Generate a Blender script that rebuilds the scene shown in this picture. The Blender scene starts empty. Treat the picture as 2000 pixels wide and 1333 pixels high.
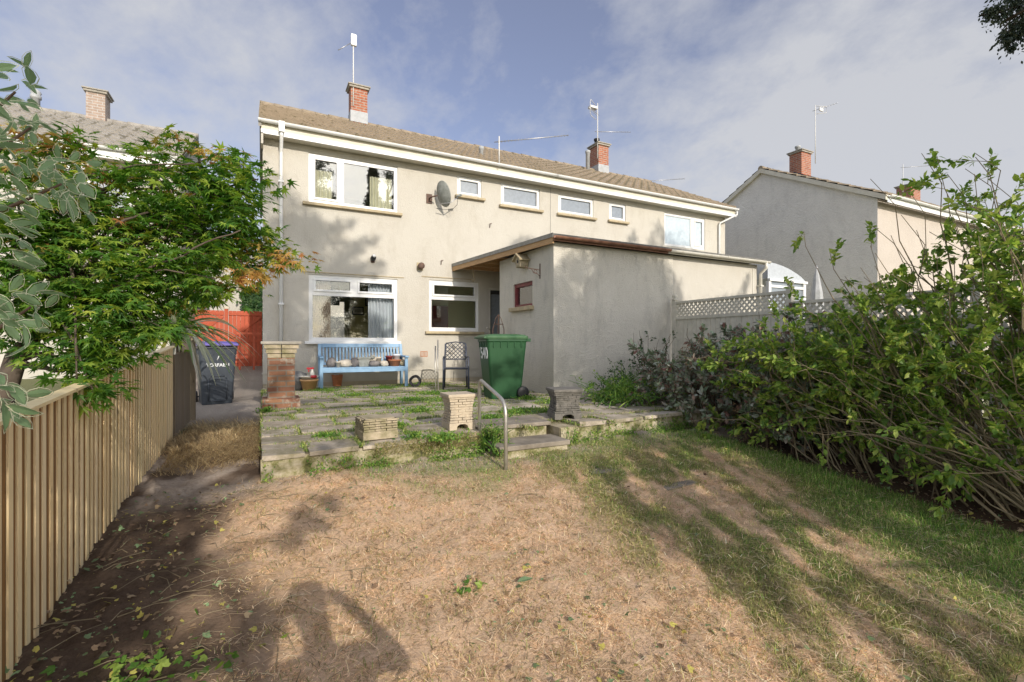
import bpy, math, random
import numpy as np
from mathutils import Vector, Matrix
random.seed(7); rng = np.random.default_rng(11)
R = math.radians
S = bpy.context.scene
C = S.collection

# ------------------------------------------------------------------ camera, sky, sun, exposure
FPX, CX, CY, EYE = 944.0, 1000.0, 672.0, 0.90
YAW = math.atan(487 / FPX); SY, CYW = math.sin(YAW), math.cos(YAW)
cam_d = bpy.data.cameras.new("camera"); cam = bpy.data.objects.new("camera", cam_d); C.objects.link(cam)
cam_d.sensor_width = 36; cam_d.lens = FPX / 2000 * 36; cam_d.shift_y = 5.5 / 2000
cam_d.clip_start = 0.05; cam_d.clip_end = 2000
cam.location = (0, 0, EYE); cam.rotation_euler = (R(90), 0, -YAW)
S.camera = cam

SUN_A, SUN_E = -0.06, 0.45          # light travels (SUN_A, 1, -SUN_E)
elev = math.atan(SUN_E)
w = bpy.data.worlds.new("World"); S.world = w; w.use_nodes = True
nt = w.node_tree; nt.nodes.clear()
def N(t, typ, **k):
    n = t.nodes.new(typ)
    for a, b in k.items():
        if a.startswith('i_'): n.inputs[a[2:].replace('_', ' ')].default_value = b
        else: setattr(n, a, b)
    return n
sky = N(nt, 'ShaderNodeTexSky', sky_type='NISHITA', sun_disc=False)
sky.sun_elevation = elev; sky.sun_rotation = R(180 - 3.4); sky.altitude = 50; sky.dust_density = 1.2; sky.air_density = 1.0
tc = N(nt, 'ShaderNodeTexCoord'); sep = N(nt, 'ShaderNodeSeparateXYZ')
nt.links.new(tc.outputs['Generated'], sep.inputs[0])
def math_n(t, op, a, b=None, clamp=False):
    n = N(t, 'ShaderNodeMath', operation=op, use_clamp=clamp)
    for i, v in enumerate((a, b)):
        if v is None: continue
        if isinstance(v, (int, float)): n.inputs[i].default_value = v
        else: t.links.new(v, n.inputs[i])
    return n.outputs[0]
zz = math_n(nt, 'ADD', math_n(nt, 'MAXIMUM', sep.outputs[2], 0.0), 0.42)
px = math_n(nt, 'DIVIDE', sep.outputs[0], zz); py = math_n(nt, 'DIVIDE', sep.outputs[1], zz)
cb = N(nt, 'ShaderNodeCombineXYZ'); nt.links.new(px, cb.inputs[0]); nt.links.new(py, cb.inputs[1])
mp = N(nt, 'ShaderNodeMapping'); mp.inputs['Rotation'].default_value = (0, 0, R(35)); mp.inputs['Scale'].default_value = (1.0, 0.86, 1)
mp.inputs['Location'].default_value = (0.9, 0.2, 0)
nt.links.new(cb.outputs[0], mp.inputs[0])
n1 = N(nt, 'ShaderNodeTexNoise', i_Scale=1.3, i_Detail=10.0, i_Roughness=0.60, i_Distortion=0.25)
n2 = N(nt, 'ShaderNodeTexNoise', i_Scale=7.0, i_Detail=8.0, i_Roughness=0.62, i_Distortion=0.1)
n3 = N(nt, 'ShaderNodeTexNoise', i_Scale=0.55, i_Detail=3.0)
for n in (n1, n2, n3): nt.links.new(mp.outputs[0], n.inputs['Vector'])
mixv = math_n(nt, 'ADD', math_n(nt, 'MULTIPLY', n1.outputs[0], 0.52), math_n(nt, 'MULTIPLY', n2.outputs[0], 0.48))
mixv = math_n(nt, 'ADD', mixv, math_n(nt, 'MULTIPLY', math_n(nt, 'SUBTRACT', n3.outputs[0], 0.5), 0.5))
# more cloud towards the horizon on the east side
mixv = math_n(nt, 'ADD', mixv, -0.012)
for dr_, amp_, pw_ in (((-.08, .93, .46), .16, 14.0), ((.92, .45, .30), .20, 6.0), ((.55, .80, .30), .05, 12.0), ((.40, .75, .60), -.10, 10.0)):
    dv = N(nt, 'ShaderNodeVectorMath', operation='DOT_PRODUCT'); nt.links.new(tc.outputs['Generated'], dv.inputs[0]); dv.inputs[1].default_value = Vector(dr_).normalized()
    mixv = math_n(nt, 'ADD', mixv, math_n(nt, 'MULTIPLY', math_n(nt, 'POWER', math_n(nt, 'MAXIMUM', dv.outputs['Value'], 0.0), pw_), amp_))
rmp = N(nt, 'ShaderNodeValToRGB'); nt.links.new(mixv, rmp.inputs[0])
rmp.color_ramp.elements[0].position = 0.44; rmp.color_ramp.elements[0].color = (0.12, 0.12, 0.12, 1)
rmp.color_ramp.elements[1].position = 0.70; rmp.color_ramp.elements[1].color = (0.90, 0.90, 0.90, 1)
hsv = N(nt, 'ShaderNodeHueSaturation', i_Saturation=0.92, i_Hue=0.52, i_Value=0.72); nt.links.new(sky.outputs[0], hsv.inputs['Color'])
mx = N(nt, 'ShaderNodeMix', data_type='RGBA'); nt.links.new(rmp.outputs[0], mx.inputs[0])
nt.links.new(hsv.outputs[0], mx.inputs[6])
# clouds on the sun's side, out of view, brightened as added fill light
sv = Vector((-SUN_A, -1, SUN_E)).normalized(); dt = N(nt, 'ShaderNodeVectorMath', operation='DOT_PRODUCT'); nt.links.new(tc.outputs['Generated'], dt.inputs[0]); dt.inputs[1].default_value = sv
gl_ = math_n(nt, 'ADD', 1.0, math_n(nt, 'MULTIPLY', math_n(nt, 'MAXIMUM', dt.outputs['Value'], 0.0), 2.6))
cc_ = N(nt, 'ShaderNodeVectorMath', operation='SCALE'); cc_.inputs[0].default_value = (3.05, 3.1, 3.25); nt.links.new(gl_, cc_.inputs['Scale']); nt.links.new(cc_.outputs[0], mx.inputs[7])
bg = N(nt, 'ShaderNodeBackground', i_Strength=0.15); nt.links.new(mx.outputs[2], bg.inputs[0])
wo = N(nt, 'ShaderNodeOutputWorld'); nt.links.new(bg.outputs[0], wo.inputs[0])

sd = bpy.data.lights.new("sun", 'SUN'); sun = bpy.data.objects.new("sun", sd); C.objects.link(sun)
sd.energy = 2.75; sd.angle = R(0.45); sd.color = (1.0, 0.92, 0.81)
sun.rotation_euler = Vector((SUN_A, 1, -SUN_E)).to_track_quat('-Z', 'Y').to_euler()
S.view_settings.view_transform = 'Standard'; S.view_settings.look = 'None'
S.view_settings.exposure = 0.48; S.view_settings.gamma = 1.0
S.render.engine = 'CYCLES'
S.cycles.max_bounces = 8; S.cycles.transparent_max_bounces = 16; S.cycles.use_denoising = True
S.cycles.sample_clamp_indirect = 6

# ------------------------------------------------------------------ pixel ray -> world point on a known plane
def ray(u):
    r = (u - CX) / FPX
    return r * CYW + SY, -r * SY + CYW
def PY(u, v, Y):
    dx, dy = ray(u); t = Y / dy
    return dx * t, Y, EYE + (CY - v) / FPX * t
def PX(u, v, X):
    dx, dy = ray(u); t = X / dx
    return X, dy * t, EYE + (CY - v) / FPX * t
def WD(u, v, d):
    dx, dy = ray(u)
    return dx * d, dy * d, EYE + (CY - v) / FPX * d

# ------------------------------------------------------------------ helpers
def tag(o, label=None, cat=None, group=None, kind=None):
    if label: o['label'] = label
    if cat: o['category'] = cat
    if group: o['group'] = group
    if kind: o['kind'] = kind
    return o
def empty(name, loc=(0, 0, 0), rz=0, label=None, cat=None, group=None):
    o = bpy.data.objects.new(name, None); C.objects.link(o); o.location = loc; o.rotation_euler = (0, 0, rz)
    o.empty_display_size = 0.2
    return tag(o, label, cat, group)
class MB:
    def __init__(s): s.v = []; s.f = []; s.m = []; s.mi = 0; s.sm = []
    def add(s, vs, fs, smooth=False):
        k = len(s.v); s.v += [tuple(p) for p in vs]
        for f in fs: s.f.append(tuple(i + k for i in f)); s.m.append(s.mi); s.sm.append(smooth)
        return s
    def box(s, x0, x1, y0, y1, z0, z1, M=None):
        vs = [(x, y, z) for z in (z0, z1) for y in (y0, y1) for x in (x0, x1)]
        if M is not None: vs = [M @ Vector(p) for p in vs]
        return s.add(vs, [(0, 2, 3, 1), (4, 5, 7, 6), (0, 1, 5, 4), (2, 6, 7, 3), (0, 4, 6, 2), (1, 3, 7, 5)])
    def quad(s, a, b, c, d): return s.add([a, b, c, d], [(0, 1, 2, 3)])
    def tube(s, pts, r, n=8, caps=True, smooth=True):
        pts = [Vector(p) for p in pts]; rs = r if isinstance(r, (list, tuple)) else [r] * len(pts)
        rings = []; prev = None
        for i, p in enumerate(pts):
            a = pts[max(i - 1, 0)]; b = pts[min(i + 1, len(pts) - 1)]; t = (b - a).normalized()
            ref = prev if prev is not None else (Vector((0, 0, 1)) if abs(t.z) < .9 else Vector((1, 0, 0)))
            x = (ref - t * ref.dot(t)).normalized(); y = t.cross(x); prev = x
            rings.append([p + (x * math.cos(2 * math.pi * j / n) + y * math.sin(2 * math.pi * j / n)) * rs[i] for j in range(n)])
        vs = [q for rg in rings for q in rg]; fs = []
        for i in range(len(pts) - 1):
            for j in range(n): fs.append((i * n + j, i * n + (j + 1) % n, (i + 1) * n + (j + 1) % n, (i + 1) * n + j))
        s.add(vs, fs, smooth)
        if caps:
            k = len(s.v) - len(vs)
            s.f.append(tuple(k + j for j in reversed(range(n)))); s.m.append(s.mi); s.sm.append(False)
            s.f.append(tuple(k + (len(pts) - 1) * n + j for j in range(n))); s.m.append(s.mi); s.sm.append(False)
        return s
    def lathe(s, prof, n=20, o=(0, 0, 0), M=None, smooth=True):
        vs = []; fs = []
        for r, z in prof:
            for j in range(n):
                a = 2 * math.pi * j / n; p = Vector((o[0] + r * math.cos(a), o[1] + r * math.sin(a), o[2] + z))
                vs.append(M @ p if M is not None else p)
        for i in range(len(prof) - 1):
            for j in range(n): fs.append((i * n + j, i * n + (j + 1) % n, (i + 1) * n + (j + 1) % n, (i + 1) * n + j))
        fs.append(tuple(reversed(range(n)))); fs.append(tuple((len(prof) - 1) * n + j for j in range(n)))
        return s.add(vs, fs, smooth)
    def prism(s, poly, axis, a0, a1, M=None):
        # poly in the two other axes
        def P(p, a):
            q = {'x': (a, p[0], p[1]), 'y': (p[0], a, p[1]), 'z': (p[0], p[1], a)}[axis]
            return M @ Vector(q) if M is not None else q
        n = len(poly); vs = [P(p, a0) for p in poly] + [P(p, a1) for p in poly]
        fs = [tuple(range(n)), tuple(range(2 * n - 1, n - 1, -1))] + [(i, i + n, (i + 1) % n + n, (i + 1) % n) for i in range(n)]
        return s.add(vs, fs)
    def build(s, name, mats, parent=None, loc=None, bevel=0, fix=True):
        me = bpy.data.meshes.new(name); me.from_pydata(s.v, [], s.f)
        mats = mats if isinstance(mats, (list, tuple)) else [mats]
        for m in mats: me.materials.append(m)
        me.polygons.foreach_set('material_index', s.m); me.polygons.foreach_set('use_smooth', s.sm); me.update()
        if fix:
            import bmesh
            bm = bmesh.new(); bm.from_mesh(me); bmesh.ops.recalc_face_normals(bm, faces=bm.faces); bm.to_mesh(me); bm.free()
        o = bpy.data.objects.new(name, me); C.objects.link(o)
        if loc: o.location = loc
        if parent is not None: o.parent = parent
        if bevel:
            b = o.modifiers.new('bevel', 'BEVEL'); b.width = bevel; b.segments = 2; b.limit_method = 'ANGLE'; b.angle_limit = R(40)
        return o
def npmesh(name, V, F, mat, parent=None, smooth=False, col=None):
    """V (n,3), F (m,k) arrays -> object"""
    V = np.asarray(V, dtype=np.float32); F = np.asarray(F, dtype=np.int32); m, k = F.shape
    me = bpy.data.meshes.new(name); me.vertices.add(len(V)); me.vertices.foreach_set('co', V.ravel())
    me.loops.add(m * k); me.loops.foreach_set('vertex_index', F.ravel())
    me.polygons.add(m); me.polygons.foreach_set('loop_start', np.arange(0, m * k, k, dtype=np.int32))
    me.polygons.foreach_set('use_smooth', np.full(m, smooth))
    me.update(calc_edges=True); me.validate()
    if col is not None:
        at = me.color_attributes.new('col', 'FLOAT_COLOR', 'POINT')
        at.data.foreach_set('color', np.concatenate([col, np.ones((len(V), 1))], 1).astype(np.float32).ravel())
    me.materials.append(mat); o = bpy.data.objects.new(name, me); C.objects.link(o)
    if parent is not None: o.parent = parent
    return o
def unit(a): return a / np.maximum(np.linalg.norm(a, axis=1, keepdims=True), 1e-9)
def leaves(name, tv, tf, P, D, U, sc, mat, parent=None, vcol=None):
    """instance a leaf (tip along +x, normal +z) at P with tip direction D and up hint U"""
    tv = np.asarray(tv, float); tf = np.asarray(tf, int); n = len(P)
    X = unit(D); Y = unit(np.cross(U, X)); Z = np.cross(X, Y); B = np.stack([X, Y, Z], 2)
    V = np.einsum('nij,vj->nvi', B, tv) * np.asarray(sc).reshape(-1, 1, 1) + P[:, None, :]
    F = tf[None] + (np.arange(n) * len(tv))[:, None, None]
    col = None
    if vcol is not None:
        vcol = np.asarray(vcol, float)
        if vcol.ndim == 2: vcol = np.tile(vcol[None], (n, 1, 1))
        col = vcol.reshape(-1, 3)
    return npmesh(name, V.reshape(-1, 3), F.reshape(-1, tf.shape[1]), mat, parent, col=col)
OVATE = ([(0, 0, 0), (.28, .2, .03), (.6, .24, .04), (1, 0, -.06), (.6, -.24, .04), (.28, -.2, .03), (.5, 0, -.01)],
         [(0, 6, 1), (1, 6, 2), (2, 6, 3), (3, 6, 4), (4, 6, 5), (5, 6, 0)])
def palmate():
    v = [(0, 0, 0)]; f = []
    ang = [-125, -80, -40, 0, 40, 80, 125]; ln = [.45, .78, .95, 1.05, .95, .78, .45]
    for i, (a, l) in enumerate(zip(ang, ln)):
        a0 = R(a)
        if i == 0: v.append((.16 * math.cos(R(-150)), .16 * math.sin(R(-150)), 0))
        v.append((l * math.cos(a0), l * math.sin(a0), -.16 * l))
        if i < 6:
            am = R((a + ang[i + 1]) / 2); v.append((.33 * math.cos(am), .33 * math.sin(am), .03))
        else: v.append((.16 * math.cos(R(150)), .16 * math.sin(R(150)), 0))
    for i in range(7): f += [(0, 1 + 2 * i, 2 + 2 * i), (0, 2 + 2 * i, 3 + 2 * i)]
    return v, f
PALM = palmate()
IVY = ([(0, 0, 0), (.05, .35, 0), (.45, .5, -.05), (.5, .25, .02), (1, 0, -.08), (.5, -.25, .02), (.45, -.5, -.05), (.05, -.35, 0)],
       [(0, 3, 2), (0, 2, 1), (0, 4, 3), (0, 5, 4), (0, 6, 5), (0, 7, 6)])

# ------------------------------------------------------------------ materials
def new_mat(name):
    m = bpy.data.materials.new(name); m.use_nodes = True; t = m.node_tree; b = t.nodes['Principled BSDF']; return m, t, b
def coord(t, scale=None):
    tcn = N(t, 'ShaderNodeTexCoord'); return tcn.outputs['Object']
def ramp(t, src, stops):
    r = N(t, 'ShaderNodeValToRGB'); t.links.new(src, r.inputs[0]); cr = r.color_ramp
    while len(cr.elements) > 1: cr.elements.remove(cr.elements[-1])
    cr.elements[0].position = stops[0][0]; cr.elements[0].color = (*stops[0][1], 1)
    for p, c in stops[1:]:
        e = cr.elements.new(p); e.color = (*c, 1)
    return r.outputs[0]
def mixc(t, fac, a, b, mode='MIX'):
    m = N(t, 'ShaderNodeMix', data_type='RGBA', blend_type=mode)
    for i, v in ((0, fac), (6, a), (7, b)):
        if isinstance(v, (int, float)): m.inputs[i].default_value = v
        elif isinstance(v, tuple): m.inputs[i].default_value = (*v, 1)
        else: t.links.new(v, m.inputs[i])
    return m.outputs[2]
def noise(t, vec, sc, det=4, ro=.55, dist=0):
    n = N(t, 'ShaderNodeTexNoise', i_Scale=float(sc), i_Detail=float(det), i_Roughness=float(ro), i_Distortion=float(dist)); t.links.new(vec, n.inputs['Vector']); return n.outputs[0]
def bump(t, b, h, st=.3, dist=.01):
    n = N(t, 'ShaderNodeBump', i_Strength=st, i_Distance=dist); t.links.new(h, n.inputs['Height']); t.links.new(n.outputs[0], b.inputs['Normal'])
def plain(name, c1, c2=None, rough=.6, sc=6, bsc=60, bst=.15, metal=0, spec=.4):
    m, t, b = new_mat(name); v = coord(t); c2 = c2 or tuple(x * .8 for x in c1)
    f = noise(t, v, sc, 6, .6); t.links.new(ramp(t, f, [(.35, c1), (.68, c2)]), b.inputs['Base Color'])
    b.inputs['Roughness'].default_value = rough; b.inputs['Metallic'].default_value = metal; b.inputs['Specular IOR Level'].default_value = spec
    if bst: bump(t, b, noise(t, v, bsc, 4), bst, .005)
    return m
def render_mat(name, base, dark, stain=.5, grey=(.33, .32, .29), sc=1.0, grain=75, bst=.55):
    """roughcast / painted render with weathering that is heavier low down and below sills (own shapes)"""
    m, t, b = new_mat(name); v = coord(t)
    c = ramp(t, noise(t, v, 1.3 * sc, 6, .62), [(.3, base), (.72, dark)])
    mpn = N(t, 'ShaderNodeMapping'); mpn.inputs['Scale'].default_value = (2.2, 2.2, .9); t.links.new(v, mpn.inputs[0])
    st = ramp(t, noise(t, mpn.outputs[0], 1.5, 8, .7), [(.50, (0, 0, 0)), (.74, (1, 1, 1))])
    c = mixc(t, math_n(t, 'MULTIPLY', st, stain), c, grey)
    sp = ramp(t, noise(t, v, 26, 5, .75), [(.56, (0, 0, 0)), (.7, (1, 1, 1))])
    pm = ramp(t, noise(t, v, 1.1, 4, .6), [(.48, (0, 0, 0)), (.62, (1, 1, 1))])
    c = mixc(t, math_n(t, 'MULTIPLY', math_n(t, 'MULTIPLY', sp, pm), .38 * min(1, stain * 1.6)), c, grey)
    z = N(t, 'ShaderNodeSeparateXYZ'); t.links.new(v, z.inputs[0])
    low = math_n(t, 'MULTIPLY', math_n(t, 'SUBTRACT', math_n(t, 'ADD', .35, noise(t, v, 3, 5)), math_n(t, 'MULTIPLY', z.outputs[2], 1.3)), stain * 1.1, True)
    c = mixc(t, low, c, (.30, .29, .22))
    t.links.new(c, b.inputs['Base Color']); b.inputs['Roughness'].default_value = .92; b.inputs['Specular IOR Level'].default_value = .15
    vo = N(t, 'ShaderNodeTexVoronoi', i_Scale=float(grain)); t.links.new(v, vo.inputs['Vector'])
    h = math_n(t, 'ADD', vo.outputs['Distance'], math_n(t, 'MULTIPLY', noise(t, v, 9, 4), 1.5))
    bump(t, b, h, bst, .012); return m
def leaf_mat(name, stops, rough=.45, trans=.35, attr=False, dark=None):
    m, t, b = new_mat(name)
    if attr:
        a = N(t, 'ShaderNodeAttribute', attribute_name='col'); c = a.outputs['Color']
    else:
        g = N(t, 'ShaderNodeNewGeometry'); v = coord(t)
        f = math_n(t, 'ADD', math_n(t, 'MULTIPLY', g.outputs['Random Per Island'], .65), math_n(t, 'MULTIPLY', noise(t, v, 1.6, 3), .5))
        f = math_n(t, 'SUBTRACT', f, .07); c = ramp(t, f, stops)
    t.links.new(c, b.inputs['Base Color']); b.inputs['Roughness'].default_value = rough; b.inputs['Specular IOR Level'].default_value = .35
    tr = N(t, 'ShaderNodeBsdfTranslucent'); hs = N(t, 'ShaderNodeHueSaturation', i_Value=1.5, i_Saturation=1.1); t.links.new(c, hs.inputs['Color']); t.links.new(hs.outputs[0], tr.inputs[0])
    ms = N(t, 'ShaderNodeMixShader'); ms.inputs[0].default_value = trans
    t.links.new(b.outputs[0], ms.inputs[1]); t.links.new(tr.outputs[0], ms.inputs[2]); t.links.new(ms.outputs[0], t.nodes['Material Output'].inputs[0])
    return m
def brick_mat(name, c1, c2, mortar, sc=1.0, bw=.225, bh=.075, ms=.010, patch=None):
    m, t, b = new_mat(name); v = coord(t); s = N(t, 'ShaderNodeSeparateXYZ'); t.links.new(v, s.inputs[0])
    cbn = N(t, 'ShaderNodeCombineXYZ'); t.links.new(math_n(t, 'ADD', s.outputs[0], s.outputs[1]), cbn.inputs[0]); t.links.new(s.outputs[2], cbn.inputs[1])
    br = N(t, 'ShaderNodeTexBrick', i_Scale=1.0); br.inputs['Brick Width'].default_value = bw; br.inputs['Row Height'].default_value = bh
    br.inputs['Mortar Size'].default_value = ms; br.inputs['Color1'].default_value = (*c1, 1); br.inputs['Color2'].default_value = (*c2, 1); br.inputs['Mortar'].default_value = (*mortar, 1)
    t.links.new(cbn.outputs[0], br.inputs['Vector']); c = br.outputs['Color']
    c = mixc(t, .5, c, ramp(t, noise(t, v, 9, 6), [(.3, (.45, .45, .45)), (.7, (1, 1, 1))]), 'MULTIPLY')
    if patch: c = mixc(t, math_n(t, 'MULTIPLY', ramp(t, noise(t, v, 5, 5, .7), [(.55, (0, 0, 0)), (.66, (1, 1, 1))]), .8), c, patch)
    t.links.new(c, b.inputs['Base Color']); b.inputs['Roughness'].default_value = .9
    bump(t, b, math_n(t, 'SUBTRACT', noise(t, v, 40, 4), br.outputs['Fac']), .5, .006); return m
def wood_mat(name, c1, c2, rough=.75, along='z', sc=1.0, knots=True, rnd=True):
    m, t, b = new_mat(name); v = coord(t); mpn = N(t, 'ShaderNodeMapping')
    mpn.inputs['Scale'].default_value = {'z': (22, 22, 1.3), 'x': (1.3, 22, 22), 'y': (22, 1.3, 22)}[along]; t.links.new(v, mpn.inputs[0])
    f = noise(t, mpn.outputs[0], 1.2 * sc, 6, .65, .4); c = ramp(t, f, [(.3, c1), (.7, c2)])
    if rnd:
        g = N(t, 'ShaderNodeNewGeometry'); c = mixc(t, .85, c, ramp(t, g.outputs['Random Per Island'], [(0, (.74, .70, .60)), (.25, (1, .95, .84)), (.5, (.90, .90, .80)), (.75, (1, .90, .74)), (1, (1.0, 1.0, 1.0))]), 'MULTIPLY')
    if knots:
        vo = N(t, 'ShaderNodeTexVoronoi', i_Scale=3.4); m2 = N(t, 'ShaderNodeMapping'); m2.inputs['Scale'].default_value = (2.4, 2.4, 1) if along == 'z' else (1, 1, 2.4)
        t.links.new(v, m2.inputs[0]); t.links.new(m2.outputs[0], vo.inputs['Vector'])
        c = mixc(t, ramp(t, vo.outputs['Distance'], [(.03, (.85, .85, .85)), (.11, (0, 0, 0))]), c, tuple(x * .28 for x in c2))
    t.links.new(c, b.inputs['Base Color']); b.inputs['Roughness'].default_value = rough; bump(t, b, f, .25, .004); return m

MAT = {}
MAT['cream'] = render_mat('cream_render', (.56, .53, .465), (.525, .49, .425), .38, (.38, .34, .27), grain=80, bst=.5)
MAT['cream2'] = render_mat('pale_render', (.56, .53, .47), (.51, .48, .42), .25, (.45, .40, .32), grain=90, bst=.35)
MAT['grey_r'] = render_mat('grey_roughcast', (.66, .625, .55), (.61, .575, .50), .42, (.24, .235, .215), 1.5, grain=60, bst=.9)
MAT['pebble'] = render_mat('pebbledash', (.82, .78, .71), (.72, .68, .62), .30, (.36, .34, .31), 1.2, grain=24, bst=1.0)
MAT['plinth'] = render_mat('plinth_render', (.60, .50, .36), (.46, .38, .28), .5, (.30, .27, .2), 2)
MAT['pink'] = render_mat('pink_render', (.56, .50, .44), (.51, .455, .40), .2, (.5, .4, .3))
MAT['white'] = plain('white_upvc', (.82, .82, .81), (.74, .74, .72), .35, 3, 40, .03)
MAT['white_d'] = plain('dirty_white_plastic', (.70, .68, .62), (.55, .52, .44), .45, 5, 40, .05)
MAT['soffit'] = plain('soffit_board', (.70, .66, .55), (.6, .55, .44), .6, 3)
MAT['sill'] = plain('sill_stone', (.50, .41, .26), (.36, .30, .20), .85, 8)
MAT['conc'] = plain('concrete', (.42, .38, .32), (.28, .26, .22), .92, 7, 50, .5)
MAT['conc_d'] = plain('dark_weathered_concrete', (.20, .185, .165), (.11, .105, .09), .95, 14, 60, .7)
MAT['stone'] = plain('pale_cast_stone', (.56, .47, .35), (.44, .37, .28), .92, 14, 60, .6)
MAT['moss'] = plain('mossy_stone', (.48, .40, .29), (.20, .18, .09), .95, 9, 60, .7)
MAT['lead'] = plain('lead_flashing', (.45, .46, .47), (.34, .35, .35), .6, 8)
MAT['galv'] = plain('galvanised_tube', (.52, .50, .46), (.40, .38, .34), .42, 9, 60, .1, .7)
MAT['alu'] = plain('aluminium', (.55, .55, .56), (.42, .42, .43), .4, 9, 60, 0, .8)
MAT['mast'] = plain('painted_mast', (.72, .71, .68), (.6, .58, .54), .5, 9, 60, 0)
MAT['iron'] = plain('rusty_iron', (.09, .06, .05), (.16, .09, .06), .7, 20)
MAT['black'] = plain('black_plastic', (.018, .018, .02), (.03, .03, .032), .5, 6)
MAT['charcoal'] = plain('charcoal_plastic', (.055, .066, .082), (.042, .05, .062), .42, 4, 80, .05)
MAT['purple'] = plain('purple_plastic', (.16, .13, .42), (.12, .10, .34), .35, 4)
MAT['green_p'] = plain('green_plastic', (.013, .062, .022), (.022, .085, .032), .42, 3, 80, .06)
MAT['green_l'] = plain('faded_green_plastic', (.035, .10, .04), (.07, .15, .07), .5, 6, 80, .06)
MAT['text'] = plain('white_lettering', (.75, .76, .76), (.62, .64, .64), .6, 12)
MAT['blue_w'] = plain('sky_blue_paint', (.25, .41, .58), (.19, .33, .49), .5, 8, 60, .12)
MAT['metal_g'] = plain('grey_painted_metal', (.075, .085, .11), (.05, .055, .075), .4, 8)
MAT['terra'] = plain('terracotta', (.50, .20, .09), (.36, .14, .07), .85, 12)
MAT['tan_pot'] = plain('tan_plastic_pot', (.62, .38, .18), (.5, .3, .15), .6, 8)
MAT['pot_g'] = plain('grey_pot', (.30, .31, .29), (.18, .19, .17), .8, 12)
MAT['pot_w'] = plain('cream_pot', (.60, .54, .45), (.42, .38, .32), .7, 12)
MAT['rockp'] = plain('dark_pebble', (.12, .11, .11), (.25, .23, .22), .8, 10)
MAT['red'] = plain('red_plastic', (.50, .02, .03), (.4, .02, .03), .4, 8)
MAT['redwood'] = wood_mat('red_stained_timber', (.55, .125, .065), (.42, .085, .045), .75, 'z', 1, False)
MAT['fence_l'] = wood_mat('new_larch_batten', (.95, .80, .54), (.86, .69, .42), .7)
MAT['fence_b'] = wood_mat('brown_gap_board', (.34, .18, .06), (.20, .10, .035), .8)  # dark brown boards seen in the gaps between battens
MAT['fence_o'] = wood_mat('old_fence_board', (.27, .22, .17), (.17, .14, .11), .9)
MAT['timber'] = wood_mat('bare_roof_timber', (.58, .38, .22), (.42, .27, .15), .8, 'y', 1, False)
MAT['brownp'] = plain('brown_gutter', (.20, .09, .055), (.30, .15, .09), .6, 8)
MAT['felt'] = plain('roof_felt', (.20, .195, .18), (.13, .125, .115), .95, 12, 60, .5)
MAT['trel'] = plain('sage_painted_trellis', (.66, .62, .52), (.54, .51, .42), .75, 8)
MAT['cement_v'] = plain('cement_verge', (.33, .31, .28), (.24, .23, .2), .9, 12)
MAT['maroon'] = plain('maroon_paint', (.20, .035, .04), (.14, .03, .03), .5, 9)
MAT['olive'] = plain('olive_wall_paint', (.62, .56, .25), (.58, .52, .22), .9, 2, 60, .02)
MAT['greenwall'] = plain('pale_green_wall', (.80, .82, .58), (.76, .78, .54), .9, 2, 60, .02)
MAT['ceil'] = plain('ceiling_paint', (.7, .68, .6), (.66, .64, .58), .9, 2)
MAT['dark'] = plain('dark_interior', (.06, .055, .05), (.04, .04, .04), .9)
MAT['curt'] = plain('ivory_curtain', (.78, .76, .60), (.72, .70, .55), .9, 4, 120, .05)
MAT['curtw'] = plain('white_voile', (.62, .66, .72), (.55, .58, .64), .9, 4, 120, .05)
MAT['curtp'] = plain('dusty_pink_blind', (.48, .36, .28), (.40, .30, .24), .9, 4, 120, .05)
MAT['orange'] = plain('orange_tablecloth', (.60, .20, .04), (.45, .14, .03), .6)
MAT['pic'] = plain('picture_print', (.35, .33, .27), (.20, .2, .17), .7, 12)
MAT['solar'] = plain('solar_panel', (.02, .025, .04), (.03, .03, .05), .2, 5, 60, 0)
MAT['bag'] = plain('crumpled_grey_bag', (.12, .12, .12), (.25, .25, .24), .6, 9, 18, 1)
MAT['bark'] = plain('tree_bark', (.075, .055, .04), (.14, .11, .085), .95, 12, 30, .9)
MAT['twig'] = plain('pale_stem', (.20, .16, .10), (.30, .24, .15), .9, 14, 60, .4)
MAT['twig_d'] = plain('brown_stem', (.10, .065, .045), (.16, .11, .075), .9, 14, 60, .4)
MAT['slab'] = plain('paving_slab', (.30, .26, .21), (.17, .145, .115), .93, 5, 35, .45)
def wallb():
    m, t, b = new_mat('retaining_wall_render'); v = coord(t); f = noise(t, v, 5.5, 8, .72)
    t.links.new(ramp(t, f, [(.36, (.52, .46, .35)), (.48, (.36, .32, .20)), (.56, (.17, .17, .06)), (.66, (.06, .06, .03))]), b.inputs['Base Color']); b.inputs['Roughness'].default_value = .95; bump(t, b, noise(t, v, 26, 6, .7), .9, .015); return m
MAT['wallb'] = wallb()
MAT['brick'] = brick_mat('orange_brick', (.48, .17, .09), (.36, .115, .065), (.42, .36, .30))
MAT['brick_p'] = brick_mat('pale_brick', (.45, .34, .27), (.38, .28, .22), (.52, .48, .44))
MAT['brick_o'] = brick_mat('old_garden_brick', (.21, .09, .055), (.33, .17, .09), (.22, .18, .14), patch=(.40, .34, .27))
MAT['cloth'] = plain('dark_clothes', (.05, .05, .07), (.04, .04, .05), .9)
MAT['skin'] = plain('skin', (.55, .36, .27), (.5, .33, .25), .6)
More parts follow.
